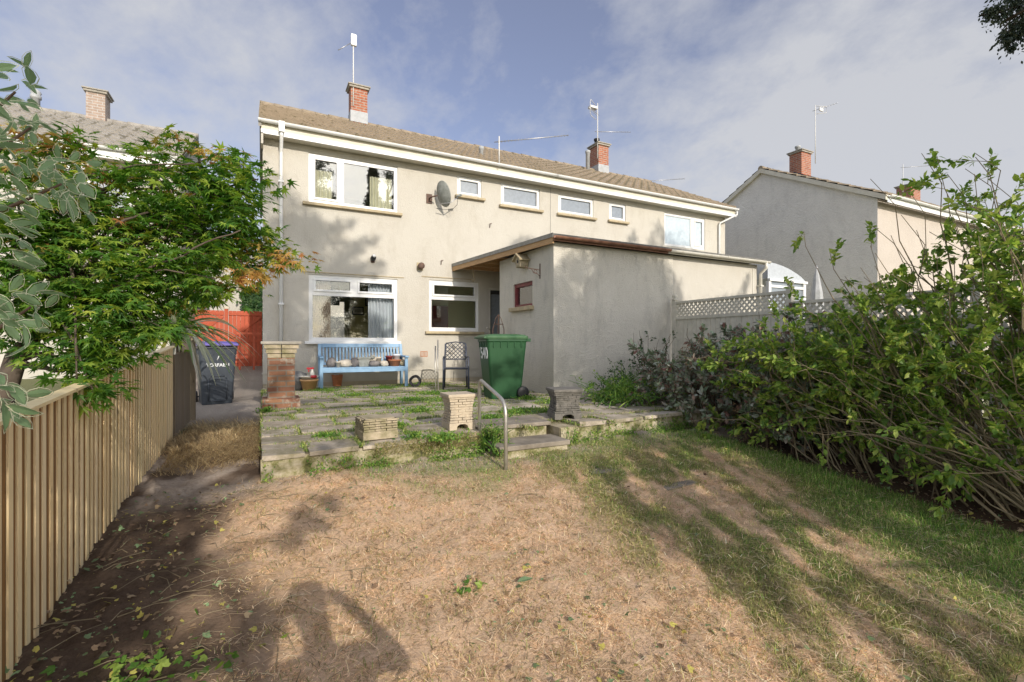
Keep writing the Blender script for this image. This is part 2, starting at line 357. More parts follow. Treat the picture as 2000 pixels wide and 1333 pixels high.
def glass_mat(name, tint=(.95, .96, .95), refl=.09, op=None):
    m = bpy.data.materials.new(name); m.use_nodes = True; t = m.node_tree; t.nodes.clear()
    out = N(t, 'ShaderNodeOutputMaterial'); gl = N(t, 'ShaderNodeBsdfGlossy', i_Roughness=.015); gl.inputs[0].default_value = (.95, .97, 1, 1)
    lw = N(t, 'ShaderNodeLayerWeight', i_Blend=.25); f = math_n(t, 'ADD', math_n(t, 'MULTIPLY', lw.outputs['Fresnel'], .9), refl, True)
    if op:
        b = N(t, 'ShaderNodeBsdfDiffuse'); tcx = N(t, 'ShaderNodeTexCoord')
        t.links.new(ramp(t, noise(t, tcx.outputs['Object'], 14, 5), [(.3, op), (.7, tuple(x * 1.25 for x in op))]), b.inputs[0])
        gl.inputs['Roughness'].default_value = .25
    else:
        b = N(t, 'ShaderNodeBsdfTransparent'); b.inputs[0].default_value = (*tint, 1)
    ms = N(t, 'ShaderNodeMixShader'); t.links.new(f, ms.inputs[0]); t.links.new(b.outputs[0], ms.inputs[1]); t.links.new(gl.outputs[0], ms.inputs[2]); t.links.new(ms.outputs[0], out.inputs[0])
    return m
MAT['glass'] = glass_mat('window_glass', refl=.15)
MAT['glass_lo'] = glass_mat('lower_window_glass', refl=.06)
MAT['glass_o'] = glass_mat('frosted_glass', refl=.10, op=(.20, .225, .25))
MAT['glass_c'] = glass_mat('curtained_glass', refl=.12, op=(.45, .52, .55))
MAT['poly'] = glass_mat('white_polycarbonate', refl=.1, op=(.40, .42, .44))
def roof_mat(name, a, b2, moss_shade_c):
    m, t, b = new_mat(name); v = coord(t)
    c = ramp(t, noise(t, v, 2.2, 7, .7), [(.3, a), (.7, b2)])
    c = mixc(t, math_n(t, 'MULTIPLY', ramp(t, noise(t, v, 5.5, 6, .75), [(.54, (0, 0, 0)), (.64, (1, 1, 1))]), .75), c, moss_shade_c)
    s3 = N(t, 'ShaderNodeSeparateXYZ'); t.links.new(v, s3.inputs[0])       # shaded hollows painted dark in the tile channels at every lap
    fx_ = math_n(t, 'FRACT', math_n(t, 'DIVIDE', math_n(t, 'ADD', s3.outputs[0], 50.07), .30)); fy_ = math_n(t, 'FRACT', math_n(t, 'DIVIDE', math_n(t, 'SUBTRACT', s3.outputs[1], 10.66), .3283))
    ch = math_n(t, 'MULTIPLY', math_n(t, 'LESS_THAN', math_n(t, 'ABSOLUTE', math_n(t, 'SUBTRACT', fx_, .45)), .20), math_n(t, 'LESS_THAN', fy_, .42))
    c = mixc(t, math_n(t, 'MULTIPLY', ch, .62), c, moss_shade_c)
    t.links.new(c, b.inputs['Base Color']); b.inputs['Roughness'].default_value = .95; bump(t, b, noise(t, v, 45, 5), .6, .008); return m
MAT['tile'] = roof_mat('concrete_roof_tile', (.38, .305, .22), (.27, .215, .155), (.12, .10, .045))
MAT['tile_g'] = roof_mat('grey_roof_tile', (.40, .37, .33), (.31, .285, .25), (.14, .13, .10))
MAT['maple'] = leaf_mat('maple_leaf', [(.0, (.035, .10, .018)), (.35, (.08, .19, .028)), (.62, (.17, .30, .04)), (.86, (.38, .45, .065)), (.97, (.52, .42, .10)), (1.0, (.48, .26, .08))], trans=.45)
MAT['maple_r'] = leaf_mat('maple_leaf_turning', [(.1, (.38, .38, .08)), (.45, (.52, .38, .11)), (.75, (.50, .25, .09)), (.98, (.32, .13, .06))], trans=.45)
MAT['shrub'] = leaf_mat('shrub_leaf', [(.0, (.07, .13, .04)), (.3, (.14, .25, .05)), (.55, (.26, .38, .07)), (.8, (.44, .50, .12)), (.92, (.60, .56, .14)), (1.0, (.40, .22, .10))], trans=.4)
MAT['hyd'] = leaf_mat('hydrangea_leaf', [(.0, (.10, .14, .08)), (.3, (.17, .23, .13)), (.5, (.32, .32, .25)), (.6, (.26, .13, .11)), (.66, (.30, .20, .15)), (.72, (.46, .48, .42)), (.97, (.18, .32, .11))], trans=.2)
MAT['hydf'] = leaf_mat('dried_flower_head', [(.1, (.16, .09, .05)), (.5, (.26, .17, .10)), (.9, (.18, .16, .10))], trans=.2)
MAT['weed'] = leaf_mat('weed_leaf', [(.1, (.06, .15, .03)), (.5, (.15, .29, .05)), (.9, (.36, .45, .10))], trans=.4)
MAT['ivy'] = leaf_mat('ivy_leaf', [(.1, (.02, .06, .02)), (.5, (.045, .10, .03)), (.9, (.10, .17, .05))], trans=.25)
MAT['conif'] = leaf_mat('conifer_leaf', [(.1, (.02, .035, .025)), (.5, (.04, .06, .035)), (.9, (.09, .11, .06))], trans=.15)
MAT['tree'] = leaf_mat('tall_tree_leaf', [(.1, (.03, .05, .02)), (.5, (.05, .09, .03)), (.9, (.10, .13, .05))], trans=.1)
MAT['attr'] = leaf_mat('grass_blade', None, .7, .25, attr=True)
MAT['varieg'] = leaf_mat('variegated_leaf', None, .5, .35, attr=True)
MAT['strap'] = leaf_mat('strap_leaf', None, .45, .25, attr=True)

# ------------------------------------------------------------------ ground
def gz(x, y):
    x = np.asarray(x, float); y = np.asarray(y, float)
    z = -.22 - .11 * np.clip(4.4 - y, 0, 3.4) - .03 * np.clip(1.0 - y, 0, 12)
    z = z + .022 * np.clip(y - 4.4, 0, 5.8) + .048 * np.clip(y - 10.2, 0, 6)
    z = z + .022 * np.sin(x * 1.9 + .5) * np.cos(y * 1.4) * (y < 12)
    return z
def vnoise(x, y, sc, seed=0):
    x = x * sc; y = y * sc; xi = np.floor(x).astype(int); yi = np.floor(y).astype(int); fx = x - xi; fy = y - yi
    fx = fx * fx * (3 - 2 * fx); fy = fy * fy * (3 - 2 * fy)
    def h(a, b):
        n = (a * 374761393 + b * 668265263 + seed * 1442695041) & 0x7fffffff
        n = (n ^ (n >> 13)) * 1274126177 & 0x7fffffff
        return ((n ^ (n >> 16)) & 0xffff) / 65535.0
    return (h(xi, yi) * (1 - fx) + h(xi + 1, yi) * fx) * (1 - fy) + (h(xi, yi + 1) * (1 - fx) + h(xi + 1, yi + 1) * fx) * fy
def fbm(x, y, sc, seed=0): return (vnoise(x, y, sc, seed) + .5 * vnoise(x, y, sc * 2.1, seed + 1) + .25 * vnoise(x, y, sc * 4.3, seed + 2)) / 1.75
def smooth(a, b, x): t = np.clip((x - a) / (b - a), 0, 1); return t * t * (3 - 2 * t)
def zones(x, y):
    """soil, green, dry weights of the garden floor"""
    n = fbm(x, y, 1.7, 3)
    edge = -.26 + .40 * (n - .5) * 2 + .05 * (4.4 - y)
    soil = 1 - smooth(-.2, .25, x - edge)
    soil = np.where(y > 4.5, 1, soil)
    shr = 4.9 - x               # distance to the shrub bed edge
    green = smooth(1.25, .55, (shr + .7 * (n - .5)) / (.55 + .5 * np.clip(3 - y, 0, 3))) * .95
    green = np.maximum(green, smooth(3.75, 4.25, y + 1.0 * (n - .5)) * .75 * smooth(.4, 1.0, x))
    green = np.maximum(green, mossy(x, y) * (.22 + .65 * smooth(.40, .62, fbm(x, y, 1.4, 9)) * smooth(2.0, 3.6, x)))  # some green in the darker olive bands
    bed = smooth(.05, -.25, shr + .3 * (n - .5)) * (y < 4.6)
    return soil, np.clip(green, 0, 1) * (1 - soil), bed
def mossy(x, y):  # darker olive bands laid diagonally across the straw lawn
    al = .4425 * x + .897 * y; ac = .897 * x - .4425 * y
    st = .34 * vnoise(ac, al * .28, 3.6, 71) + .40 * vnoise(ac, al * .26, 8.5, 72) + .26 * vnoise(ac, al * .3, 17, 75)
    return smooth(.38, .62, st + .30 * (fbm(x, y, 7, 73) - .5)) * smooth(1.75, 2.35, x - .10 * (y - 1.4) + .5 * (fbm(x, y, 2.2, 74) - .5))
def axis(lo, hi, f0, f1, fine, grow=1.35):
    a = list(np.arange(f0, f1, fine)); s = fine; x = f0
    while x > lo: s *= grow; x -= s; a.insert(0, x)
    s = fine; x = a[-1]
    while x < hi: s *= grow; x += s; a.append(x)
    return np.array(a)
gx = axis(-400, 400, -1.4, 6.6, .045); gy = axis(-400, 400, .9, 5.2, .045)
XX, YY = np.meshgrid(gx, gy); ZZ = gz(XX, YY)
near = (np.abs(XX - 2.6) < 4.2) & (YY > .8) & (YY < 5.2)
ZZ = ZZ + near * ((fbm(XX, YY, 4.0, 5) - .5) * .05 + (fbm(XX, YY, 14, 6) - .5) * .022)
so, gr, bd = zones(XX, YY)
ZZ = ZZ + near * so * ((fbm(XX, YY, 8, 15) - .5) * .09 + (fbm(XX, YY, 22, 16) - .5) * .03)
straw = np.array([.74, .53, .37]); straw2 = np.array([.60, .43, .28]); soilc = np.array([.12, .085, .062]); grn = np.array([.17, .22, .07]); bedc = np.array([.10, .065, .045])
nn = fbm(XX, YY, 6, 21)[..., None]; gc = straw * nn + straw2 * (1 - nn)
mo_ = mossy(XX, YY)[..., None] * .75; gc = gc * (1 - mo_) + np.array([.27, .22, .10]) * mo_  # darker olive bands in the lawn colour
gc = gc * (1 - gr[..., None]) + grn * gr[..., None]
gc = gc * (1 - so[..., None]) + soilc * so[..., None]; gc = gc * (1 - bd[..., None]) + bedc * bd[..., None]
pathm = (smooth(.30, .55, fbm(XX, YY, 3.0, 31)) * smooth(3.9, 4.5, YY) * (YY < 5.6))[..., None]
far = ((YY > 6.6) | (YY < -6) | (XX < -1.2) | (XX > 9))[..., None]
gc = gc * (1 - pathm) + np.array([.44, .37, .31]) * pathm
gc = np.where(far, np.array([.16, .17, .09]), gc)
gc = np.where(((XX > -1.9) & (XX < 0) & (YY > 7.0) & (YY < 20))[..., None], np.array([.34, .30, .26]) * (.7 + .5 * nn), gc)
ny, nx = XX.shape; idx = np.arange(ny * nx).reshape(ny, nx)
GF = np.stack([idx[:-1, :-1], idx[:-1, 1:], idx[1:, 1:], idx[1:, :-1]], -1).reshape(-1, 4)
gm, t, b = new_mat('garden_ground'); a = N(t, 'ShaderNodeAttribute', attribute_name='col'); v = coord(t)
c = mixc(t, .75, a.outputs['Color'], ramp(t, noise(t, v, 42, 8, .75), [(.32, (.62, .58, .52)), (.5, (1.05, 1.03, 1)), (.68, (1.3, 1.26, 1.2))]), 'MULTIPLY')
t.links.new(c, b.inputs['Base Color']); b.inputs['Roughness'].default_value = .97; b.inputs['Specular IOR Level'].default_value = .1
bump(t, b, noise(t, v, 60, 7, .75), .8, .02)
g = npmesh('ground', np.stack([XX, YY, ZZ], -1).reshape(-1, 3), GF, gm, smooth=True, col=gc.reshape(-1, 3)); tag(g, kind='structure')

def blades(name, P, L, Wd, lean, col, label=None, curl=.5, parent=None, kind='stuff', cat=None, direc=None):
    """thin two-segment blades; P (n,3) roots, lean = horizontal share"""
    n = len(P); th = rng.uniform(0, 2 * np.pi, n) if direc is None else direc
    d = np.stack([np.cos(th), np.sin(th), np.zeros(n)], 1); side = np.stack([-np.sin(th), np.cos(th), np.zeros(n)], 1)
    up = np.array([0, 0, 1.0]); L = np.asarray(L).reshape(-1, 1) * np.ones((n, 1)); Wd = np.asarray(Wd).reshape(-1, 1) * np.ones((n, 1)); lean = np.asarray(lean).reshape(-1, 1) * np.ones((n, 1))
    a = P; m = P + d * L * lean * .45 + up * L * (1 - lean * .8) * .6; e = P + d * L * lean + up * L * (1 - lean) * (1 - curl * .3) + up * .004
    V = np.stack([a - side * Wd, a + side * Wd, m + side * Wd * .8, m - side * Wd * .8, e], 1)
    F = np.array([[0, 1, 2], [0, 2, 3], [3, 2, 4]])[None] + (np.arange(n) * 5)[:, None, None]
    cc = np.repeat(col, 5, axis=0)
    o = npmesh(name, V.reshape(-1, 3), F.reshape(-1, 3), MAT['attr'], parent, col=cc)
    if label or kind: tag(o, label, cat, kind=kind)
    return o
def palette(n, cols, jit=.2):
    cols = np.array(cols); c = cols[rng.integers(0, len(cols), n)]; return np.clip(c * (1 + rng.normal(0, jit, (n, 1))), .005, 1)
def scatter(n, x0, x1, y0, y1):
    """denser towards the viewer"""
    x = rng.uniform(x0, x1, n); y = y0 + (y1 - y0) * rng.uniform(0, 1, n) ** 1.35; return x, y
# dry thatch
x, y = scatter(330000, -.2, 6.0, .9, 4.45); so, gr, bd = zones(x, y)
dd = SY * x + CYW * y; uu = (CYW * x - SY * y) / np.maximum(dd, .1)
vis = (np.abs(uu) < 1.12) & (dd > .9)
keep = vis & (rng.uniform(0, 1, len(x)) > so * .93) & (rng.uniform(0, 1, len(x)) > gr * .6) & (bd < .5)
x = x[keep]; y = y[keep]; n = len(x); P = np.stack([x, y, gz(x, y) - .004 + (fbm(x, y, 4.0, 5) - .5) * .05], 1)
tone = fbm(x, y, 2.6, 77)[:, None]
col = palette(n, [(.90, .68, .46), (.76, .56, .37), (.93, .73, .52), (.58, .42, .26), (.68, .54, .30), (.36, .25, .14)], .2) * (.65 + .7 * tone)
olive_m = rng.uniform(0, 1, n) < .07 + .85 * mossy(x, y)
col[olive_m] = palette(olive_m.sum(), [(.34, .33, .11), (.48, .42, .18), (.24, .26, .08), (.17, .15, .06), (.28, .33, .10)], .25)
blades('dry_grass', P, rng.uniform(.02, .05, n) * (1 + .5 * olive_m), rng.uniform(.0010, .0022, n), np.where(olive_m, rng.uniform(.3, .9, n), rng.uniform(.82, 1.03, n)), col, 'dry straw coloured thatch of the raked lawn', kind='stuff', cat='dry grass')
n = 16000; x, y = scatter(n, -.3, 5.4, 1.0, 4.4); so, gr, bd = zones(x, y); keep = rng.uniform(0, 1, n) > so * .7 + bd; x, y = x[keep], y[keep]; n = len(x)
blades('loose_straw', np.stack([x, y, gz(x, y) + rng.uniform(.0, .03, n)], 1), rng.uniform(.05, .13, n), rng.uniform(.0010, .0020, n), rng.uniform(.95, 1.1, n), palette(n, [(.92, .72, .50), (.80, .60, .38), (.60, .46, .26), (.35, .25, .15)], .2), 'loose dead straw stalks lying over the lawn', curl=1, cat='straw')
# green grass
x, y = scatter(210000, .2, 6.4, .7, 4.5); so, gr, bd = zones(x, y)
dd = SY * x + CYW * y; uu = (CYW * x - SY * y) / np.maximum(dd, .1)
keep = (np.abs(uu) < 1.15) & (rng.uniform(0, 1, len(x)) < gr ** 1.3) & (bd < .6)
x = x[keep]; y = y[keep]; n = len(x); P = np.stack([x, y, gz(x, y) - .01 + (fbm(x, y, 4.0, 5) - .5) * .05], 1)
hgt = rng.uniform(.03, .075, n) * (1 + .8 * smooth(1.1, .1, 4.9 - x))
blades('green_grass', P, hgt, rng.uniform(.0012, .0024, n), rng.uniform(.2, .8, n), palette(n, [(.12, .27, .04), (.18, .35, .06), (.30, .42, .09), (.09, .19, .035), (.46, .46, .18)], .2), 'green grass along the shrub bed and below the patio wall', kind='stuff', cat='grass')

# ------------------------------------------------------------------ houses
FY = 11.0                      # rear wall of the pair of houses
EZ, RZ, RY = 5.27, 7.32, 14.6  # gutter height, ridge height, ridge line
FRY = 18.2
X1, X2 = 6.83, 13.62
def wall_open(mb, x0, x1, z0, z1, y, ops, depth=.12, sgn=1):
    """outer skin at y with openings (x0,x1,z0,z1); reveals go depth into the wall"""
    xs = sorted({x0, x1, *[o[0] for o in ops], *[o[1] for o in ops]}); zs = sorted({z0, z1, *[o[2] for o in ops], *[o[3] for o in ops]})
    for i in range(len(xs) - 1):
        for j in range(len(zs) - 1):
            cx, cz = (xs[i] + xs[i + 1]) / 2, (zs[j] + zs[j + 1]) / 2
            if any(o[0] < cx < o[1] and o[2] < cz < o[3] for o in ops): continue
            mb.quad((xs[i], y, zs[j]), (xs[i + 1], y, zs[j]), (xs[i + 1], y, zs[j + 1]), (xs[i], y, zs[j + 1]))
    for a, b2, c2, d in ops:
        y2 = y + depth * sgn
        mb.quad((a, y, c2), (a, y2, c2), (a, y2, d), (a, y, d)); mb.quad((b2, y, c2), (b2, y, d), (b2, y2, d), (b2, y2, c2))
        mb.quad((a, y, d), (a, y2, d), (b2, y2, d), (b2, y, d)); mb.quad((a, y, c2), (b2, y, c2), (b2, y2, c2), (a, y2, c2))
def window(parent, x0, x1, z0, z1, y, lites, glass, sill=None, fr=.06, proud=.02, name='window'):
    """lites: list of (x0,x1,z0,z1) glass openings inside the frame"""
    f = MB(); yo, yi = y - proud + .045, y + .10
    xs = sorted({x0, x1, *[l[0] for l in lites], *[l[1] for l in lites]}); zs = sorted({z0, z1, *[l[2] for l in lites], *[l[3] for l in lites]})
    for i in range(len(xs) - 1):
        for j in range(len(zs) - 1):
            cx_, cz_ = (xs[i] + xs[i + 1]) / 2, (zs[j] + zs[j + 1]) / 2
            if any(l[0] < cx_ < l[1] and l[2] < cz_ < l[3] for l in lites): continue
            f.box(xs[i], xs[i + 1], yo + .006, yi - .02, zs[j], zs[j + 1])
    f.box(x0, x1, yo, yi, z1 - fr, z1); f.box(x0, x1, yo, yi, z0, z0 + fr)
    f.box(x0, x0 + fr, yo + .001, yi - .001, z0 + fr, z1 - fr); f.box(x1 - fr, x1, yo + .001, yi - .001, z0 + fr, z1 - fr)
    for (a, b2, c2, d, *rest) in lites:
        s = .045 if rest and rest[0] else .018           # opening casement has a fatter sash
        yy = yo - (.018 if rest and rest[0] else -.008)
        f.box(a - s, b2 + s, yy, yi - .01, d, d + s); f.box(a - s, b2 + s, yy, yi - .01, c2 - s, c2)
        f.box(a - s, a, yy, yi - .012, c2, d); f.box(b2, b2 + s, yy, yi - .012, c2, d)
    w = f.build(name, MAT['white'], parent, bevel=.004)
    for (a, b2, c2, d, *rest) in lites:
        MB().box(a - .004, b2 + .004, y + .05, y + .062, c2 - .004, d + .004).build('glass', glass, w)
    if sill:
        sx0, sx1, sz, mt = sill
        MB().box(sx0, sx1, y - .09, y + .03, sz - .06, sz).build('sill', mt, w, bevel=.008)
    return w
def mull(w_args): pass
def roof_slope(x0, x1, ya, za, yb, zb, seed=0, per=.30, courses=12, amp=.028, step=.036):
    """interlocking tiles: eave (ya,za) up to ridge (yb,zb)"""
    rr = np.random.default_rng(seed); nxp = int((x1 - x0) / per * 6) + 1; X = np.linspace(x0, x1, nxp); ph = ((X - x0) / per) % 1.0
    prof = amp * np.where(ph < .35, np.sin(ph / .35 * np.pi) * 1.3, np.where((ph > .55) & (ph < .9), np.sin((ph - .55) / .35 * np.pi) * 1.3, 0)); V = []; F = []; k = 0
    L = math.hypot(yb - ya, zb - za); ny_, nz_ = -(zb - za) / L * np.sign(yb - ya), abs(yb - ya) / L
    for c_ in range(courses):
        t0, t1 = c_ / courses, (c_ + 1) / courses + .004
        jit = rr.normal(0, .0035, nxp // 6 + 2)[(np.arange(nxp) // 6)]
        for tt, off in ((t0, 0), (t0, 1), (t1, .15)):
            n_ = prof + (step if off == 1 else (0 if off == 0 else 0.0)) + (jit if off else 0) - (.02 if off == 0 else 0)
            yy = ya + (yb - ya) * tt + n_ * ny_ * (1); z_ = za + (zb - za) * tt + n_ * nz_
            V.append(np.stack([X, yy, z_], 1))
        for r_ in (0, 1):
            b0 = k + r_ * nxp; i = np.arange(nxp - 1); F.append(np.stack([b0 + i, b0 + i + 1, b0 + nxp + i + 1, b0 + nxp + i], 1))
        k += 3 * nxp
    return np.concatenate(V), np.concatenate(F)
def roof(parent, x0, x1, yf, yb_, ze, yr, zr, mat, seed=0, name='roof'):
    Va, Fa = roof_slope(x0, x1, yf, ze, yr, zr, seed); Vb, Fb = roof_slope(x0, x1, yb_, ze, yr, zr, seed + 1)
    o = npmesh(name, np.concatenate([Va, Vb]), np.concatenate([Fa, Fb + len(Va)]), mat, parent)
    m = MB(); n = int((x1 - x0) / .33); rr = random.Random(seed)
    for i in range(n):
        a = x0 + (x1 - x0) * i / n; b2 = x0 + (x1 - x0) * (i + 1) / n; r = .085 + rr.uniform(-.004, .006); h = rr.uniform(-.004, .006)
        m.tube([(a, yr, zr + .0 + h), (b2 + .02, yr, zr + h)], [r + .012, r], 10)
    m.build('ridge_tile', mat, o); return o
def gutter(parent, x0, x1, y, z, mat, r=.055, name='gutter', brackets=True):
    m = MB(); n = 8; pr = [(y - r * math.cos(math.pi * i / n), z - r * math.sin(math.pi * i / n)) for i in range(n + 1)]
    inn = [(y - (r - .006) * math.cos(math.pi * i / n), z - (r - .006) * math.sin(math.pi * i / n)) for i in range(n, -1, -1)]
    m.prism(pr + inn, 'x', x0, x1)
    if brackets:
        k = int((x1 - x0) / .9)
        for i in range(k):
            xx = x0 + .3 + i * (x1 - x0 - .4) / max(k - 1, 1)
            q = [(y - (r + .006) * math.cos(math.pi * j / n), z - (r + .006) * math.sin(math.pi * j / n)) for j in range(n + 1)]
            q2 = [(y - (r + .0005) * math.cos(math.pi * j / n), z - (r + .0005) * math.sin(math.pi * j / n)) for j in range(n, -1, -1)]
            m.prism(q + q2, 'x', xx, xx + .03)
    return m.build(name, mat, parent)
def chimney(parent, cx, cy, w_, d_, z0, z1, brick, pot=None, flash=True):
    m = MB(); m.box(cx - w_ / 2, cx + w_ / 2, cy - d_ / 2, cy + d_ / 2, z0, z1); ch = m.build('chimney', brick, parent)
    k = MB(); k.box(cx - w_ / 2 - .05, cx + w_ / 2 + .05, cy - d_ / 2 - .05, cy + d_ / 2 + .05, z1 + .002, z1 + .06)
    k.box(cx - w_ / 2 - .08, cx + w_ / 2 + .08, cy - d_ / 2 - .08, cy + d_ / 2 + .08, z1 + .06, z1 + .10)
    k.box(cx - .14, cx + .14, cy - .14, cy + .14, z1 + .10, z1 + .15); k.build('chimney_cap', MAT['conc'], ch, bevel=.01)
    if flash: MB().box(cx - w_ / 2 - .012, cx + w_ / 2 + .012, cy - d_ / 2 - .012, cy + d_ / 2 + .012, z0 + .1, z0 + flash).build('flashing', MAT['lead'], ch)
    if pot: MB().lathe([(.085, 0), (.085, .12), (.11, .13), (.11, .19), (.04, .21)], 14, (cx + pot[0], cy + pot[1], z1 + .13)).build('flue_cowl', pot[2], ch)
    return ch
GE = FY - .32   # gutter line
PRO = .10
def pxw(u0, v0, u1, v1, Y=FY):
    a = PY(u0, v0, Y); b2 = PY(u1, v1, Y); return a[0], b2[0], b2[2], a[2]   # x0,x1,z0,z1
W1 = (0.86, 2.74, 3.88, 4.93)
WG = (0.86, 2.74, 0.945, 2.37)
WK = (3.48, 4.75, 1.20, 2.41)
DR = (5.02, 5.80, 0.08, 2.30)
W2 = (4.18, 4.82, 4.50, 4.97); W3 = (5.36, 6.50, 4.42, 4.97)
W4 = (7.08, 8.24, 4.42, 4.94); W5 = (8.80, 9.40, 4.44, 4.95); W6 = (10.92, 12.68, 3.92, 4.92)

def house(name, x0, x1, ops, label, gl, gr_):
    h = empty(name, (0, 0, 0), 0, label, 'house', 'rendered semi detached houses')
    m = MB(); wall_open(m, x0, x1, .30, EZ - .02, FY, ops)
    front = [(1.9, 2.6, 1.0, 2.4)] if x0 == 0 else []
    wall_open(m, x0, x1, 0, EZ - .02, FRY, front, .12, -1)
    for gx_, on in ((x0, gl), (x1, gr_)):
        if on: m.add([(gx_, FY, -.2), (gx_, FRY, -.2), (gx_, FRY, EZ - .02), (gx_, RY, RZ - .06), (gx_, FY, EZ - .02)], [(0, 1, 2, 3, 4)])
    m.build('wall', MAT['cream'], h, fix=False)
    ops_b = [(o[0], o[1], -.3, o[3]) for o in ops if o[2] < .2]
    p = MB(); xs = sorted([x0] + [q for o in ops_b for q in (o[0], o[1])] + [x1])
    for i in range(0, len(xs), 2): p.box(xs[i] + (.002 if i == 0 and x0 == 0 else 0), xs[i + 1], FY + .012, FY + .1, -.25, .30)
    p.build('plinth', MAT['plinth'], h)
    MB().box(x0 - (.0 if not gl else .02), x1, FY - .012, FY + .012, .285, .312).build('bell_cast', MAT['cream'], h)
    return h
h1 = house('semi_detached_house', 0, X1, [W1, WG, WK, DR, W2, W3], 'cream rendered left half of the pair, with blue bench and satellite dish at its wall', True, False)
h2 = house('semi_detached_house', X1 + .003, X2, [W4, W5, W6], 'cream rendered right half of the pair, rising behind the grey outbuilding roof', False, True)
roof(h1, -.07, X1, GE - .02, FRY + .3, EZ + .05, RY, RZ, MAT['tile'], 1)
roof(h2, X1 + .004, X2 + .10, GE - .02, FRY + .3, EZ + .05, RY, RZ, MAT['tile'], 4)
for h, a, b2 in ((h1, -.03, X1 - .002), (h2, X1 + .002, X2 + .18)):
    MB().box(a, b2, GE + .045, GE + .07, EZ - .20, EZ + .03).build('fascia', MAT['soffit'], h); MB().box(a, b2, GE + .03, GE + .072, EZ - .215, EZ - .13).build('fascia_unshaded_edge', MAT['white'], h)  # beige fascia carries the gutter's shadow in its colour; white trim stays unshaded
    mm = MB(); nb = int((b2 - a) / .1)
    for i in range(nb):
        xx = a + (b2 - a) * i / nb
        mm.box(xx + .004, xx + (b2 - a) / nb, GE + .07, FY - .001, EZ - .195, EZ - .18)
    mm.build('soffit', MAT['soffit'], h)
    gutter(h, a - .05, b2 + .02, GE - .02, EZ + .035, MAT['white'])
# verge of the near gable
MB().prism([(GE, EZ - .1), (GE, EZ + .05), (RY, RZ + .03), (FRY + .3, EZ + .05), (FRY + .3, EZ - .1), (RY, RZ - .14)], 'x', -.075, -.02).build('verge', MAT['cement_v'], h1)
MB().box(-.03, .01, GE + .03, FY - .001, EZ - .42, EZ - .2).build('corner_box', MAT['cream'], h1)
def sash(o, fr=.075): return (o[0] + fr, o[1] - fr, o[2] + fr, o[3] - fr)
x0, x1, z0, z1 = W1
window(h1, *W1, FY, [(x0 + .13, x0 + .56, z0 + .13, z1 - .12, 1), (x0 + .71, x1 - .08, z0 + .08, z1 - .09)], MAT['glass'], (x0 - .12, x1 + .09, z0 - .004, MAT['sill']))
x0, x1, z0, z1 = WG
window(h1, *WG, FY, [(x0 + .14, x0 + .84, z1 - .31, z1 - .12, 1), (x0 + 1.04, x1 - .13, z1 - .31, z1 - .12, 1), (x0 + .08, x1 - .08, z0 + .09, z1 - .44)], MAT['glass_lo'], (x0 - .08, x1 + .06, z0 + .01, MAT['white']))
x0, x1, z0, z1 = WK
window(h1, *WK, FY, [(x0 + .13, x1 - .12, z1 - .33, z1 - .12, 1), (x0 + .07, x1 - .07, z0 + .09, z1 - .46)], MAT['glass_lo'], (x0 - .10, x1 + .12, z0 - .004, MAT['sill']))
for h, o in ((h1, W2), (h1, W3), (h2, W4), (h2, W5)):
    window(h, *o, FY, [(o[0] + .09, o[1] - .09, o[2] + .09, o[3] - .09, 1)], MAT['glass_o'], (o[0] - .06, o[1] + .08, o[2] - .004, MAT['sill']))
x0, x1, z0, z1 = W6
window(h2, *W6, FY, [(x0 + .05, x0 + 1.14, z0 + .07, z1 - .07), (x0 + 1.34, x1 - .12, z0 + .14, z1 - .12, 1)], MAT['glass_c'])
# lintel ledges over the ground floor openings
for a, b2, z in ((.70, 2.88, 2.41), (3.30, 4.55, 2.47)):
    MB().box(a, b2, FY - .018, FY + .004, z, z + .015).build('lintel_ledge', MAT['sill'], h1)
# rainwater pipes
def pipe(h, pts, r=.034, mat=None, clips=()):
    m = MB(); m.tube(pts, r, 12)
    for z in clips: m.box(pts[-1][0] - .05, pts[-1][0] + .05, pts[-1][1] - .045, pts[-1][1] + .05, z, z + .035)
    return m.build('downpipe', mat or MAT['white'], h)
dx = .335
MB().box(dx - .055, dx + .055, GE - .08, GE + .04, EZ - .16, EZ + .05).build('gutter_outlet', MAT['white'], h1, bevel=.006)
pipe(h1, [(dx, GE - .02, EZ - .15), (dx, GE - .02, EZ - .22), (dx, FY - .07, EZ - .42), (dx, FY - .055, EZ - .5), (dx, FY - .055, .1)], clips=(4.2, 3.0, 1.7, .5))
dxr = X2 + .03
pipe(h2, [(dxr + .12, GE - .02, EZ - .05), (dxr + .12, GE - .02, EZ - .15), (dxr - .35, FY - .07, EZ - .42), (dxr - .37, FY - .055, EZ - .5), (dxr - .37, FY - .055, 2.6)], .03)
# dark party line pipe / crack
MB().box(X1 - .008, X1 + .006, FY - .006, FY + .01, 2.5, EZ - .2).build('party_joint', MAT['cement_v'], h1)
# chimneys
chimney(h1, 2.47, RY - .02, .46, .40, RZ - .15, 8.24, MAT['brick'], flash=.42)
chimney(h2, 11.20, RY, .46, .55, RZ - .25, 8.22, MAT['brick'], (-.12, -.02, MAT['black']), flash=.45)
for h, (u, v0, v1), YY_, r in ((h1, (940, 294, 318), 11.7, .055), (h2, (1148, 300, 332), RY - .35, .075)):
    a = PY(u, v0, YY_); b2 = PY(u, v1, YY_)
    MB().lathe([(r, -.35), (r, a[2] - b2[2]), (r * 1.25, a[2] - b2[2] + .01), (r * 1.25, a[2] - b2[2] + .09), (r * .6, a[2] - b2[2] + .11)], 14, (a[0], YY_, b2[2])).build('vent_pipe', MAT['lead'], h)
